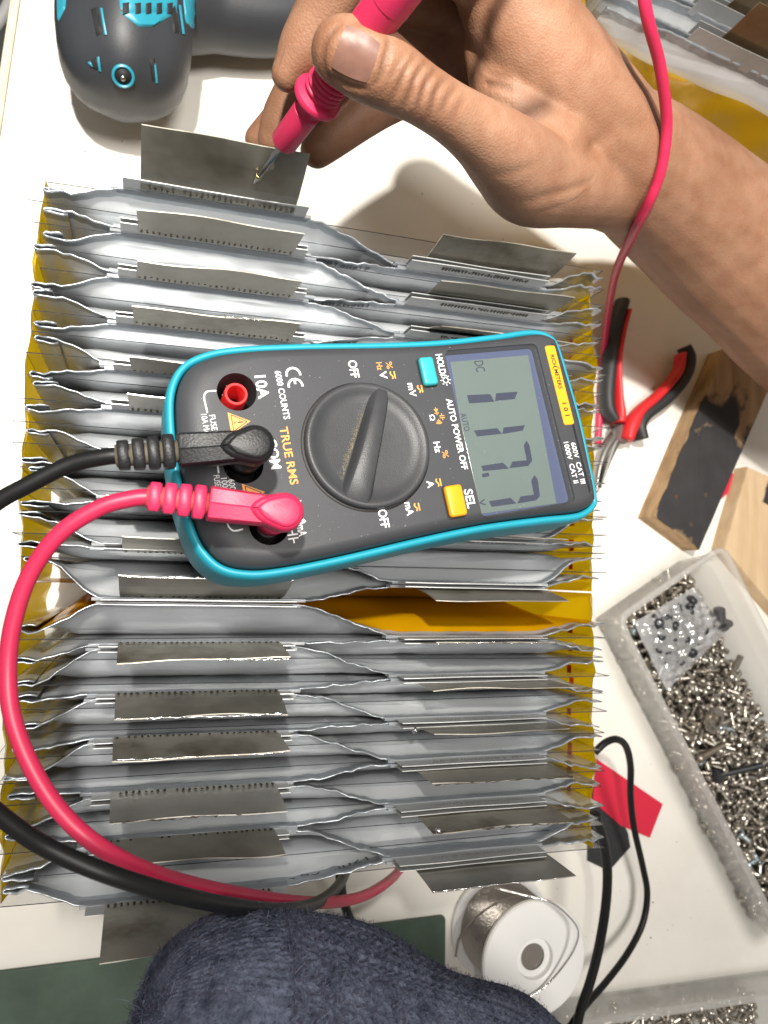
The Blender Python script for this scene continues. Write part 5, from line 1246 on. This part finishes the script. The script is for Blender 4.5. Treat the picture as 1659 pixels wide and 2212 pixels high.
# ------------------------------------------------------------------ knitted sleeve
spts = [(500, 2226, 182, 232), (560, 2240, 181, 238), (660, 2266, 178, 242), (800, 2318, 172, 250), (960, 2404, 162, 260), (1110, 2500, 150, 264), (1280, 2640, 136, 268)]
q = np.array([(*P(a, b, z), r * depth(P(a, b, z)) / F) for a, b, z, r in spts]); q = smoothpath(q, 40)
T, A1_, B1_ = frames(q[:, :3]); cumu = np.concatenate([[0], np.cumsum(np.linalg.norm(np.diff(q[:, :3], axis=0), axis=1))])
seg = 260; V = []; NN = []
ncap = 26; RLs = []
rows_ = []
for k in range(ncap):
    a = math.pi / 2 * k / ncap; rows_.append((q[0, :3] - T[0] * q[0, 3] * .9 * math.cos(a), q[0, 3] * max(math.sin(a), .01), A1_[0], B1_[0], cumu[0] - q[0, 3] * .9 * (math.pi / 2 - a)))
for k in range(len(q)): rows_.append((q[k, :3], q[k, 3], A1_[k], B1_[k], cumu[k]))
for (c, r, a1v, b1v, s_) in rows_:
    for j in range(seg):
        th_ = 2 * math.pi * j / seg
        # knit: columns of V stitches
        col = th_ * 46 / (2 * math.pi) * 1.0; row = s_ / 2.7
        fr = col - math.floor(col); sk = abs(fr - .5) * 2
        st = abs(math.sin(math.pi * (row + sk * .8))) ** .7 * (.35 + .65 * math.sin(math.pi * sk) ** .5)
        lump = 1.3 * math.sin(s_ * .09 + 2 * math.sin(th_ * 2)) + .8 * math.sin(th_ * 5 + s_ * .05)
        rr = r + st * 1.6 + lump
        n_ = a1v * math.cos(th_) + b1v * math.sin(th_); V.append(c + n_ * rr); NN.append(n_)
nr_ = len(rows_); Fc = [(i * seg + j, (i + 1) * seg + j, (i + 1) * seg + (j + 1) % seg, i * seg + (j + 1) % seg) for i in range(nr_ - 1) for j in range(seg)]
m_wool = pm('blue_wool', (0.050, 0.062, 0.100), 0.95, var=.45, vscale=200, col2=(0.155, 0.175, 0.245), bump=.5, bscale=1500, spec=.1, detail=8)
slv = mk('sweater_sleeve', V, Fc, m_wool, None, loc=tuple(q[0, :3])); tag(slv, 'fuzzy dark blue knitted sweater sleeve along the bottom edge', 'sleeve')
V = np.array(V); NN = np.array(NN); fz = MB(); rz = np.random.default_rng(21)
hv_, hf_, hm_ = [], [], []
PJ = proj(V); vis = np.where((PJ[:, 0] > 150) & (PJ[:, 0] < 1400) & (PJ[:, 1] < 2300) & (V[:, 2] > 150))[0]
idx = rz.choice(vis, 34000)
for k in idx:
    p = V[k] + rz.normal(size=3) * .4; nn = NN[k]; t1 = rz.normal(size=3); t1 -= nn * np.dot(t1, nn); t1 /= np.linalg.norm(t1)
    ln = rz.gamma(2.0, .55) + .4; w = .035 + .035 * rz.random(); lift = rz.uniform(.25, .75); s_ = np.cross(nn, t1) * w
    p1 = p + t1 * ln * .5 + nn * ln * lift * .55; p2 = p + t1 * ln * (.7 + .3 * rz.random()) + nn * ln * lift * (.9 if rz.random() < .5 else .45) + rz.normal(size=3) * .25
    b = len(hv_); hv_ += [p - s_, p + s_, p1 + s_ * .8, p1 - s_ * .8, p2]; hf_ += [(b, b + 1, b + 2, b + 3), (b + 3, b + 2, b + 4)]; m_ = int(rz.choice([0, 0, 0, 1, 2])); hm_ += [m_, m_]
m_f1 = pm('wool_fibre', (0.058, 0.068, 0.108), .9, spec=.15); m_f2 = pm('wool_fibre_pale', (0.15, 0.165, 0.225), .9, spec=.15); m_f3 = pm('wool_fibre_violet', (0.08, 0.06, 0.10), .9, spec=.15)
o = mk('wool_fuzz', hv_, hf_, None, slv, smooth=False, mats=[m_f1, m_f2, m_f3], fm=hm_); tag(o, kind='stuff')
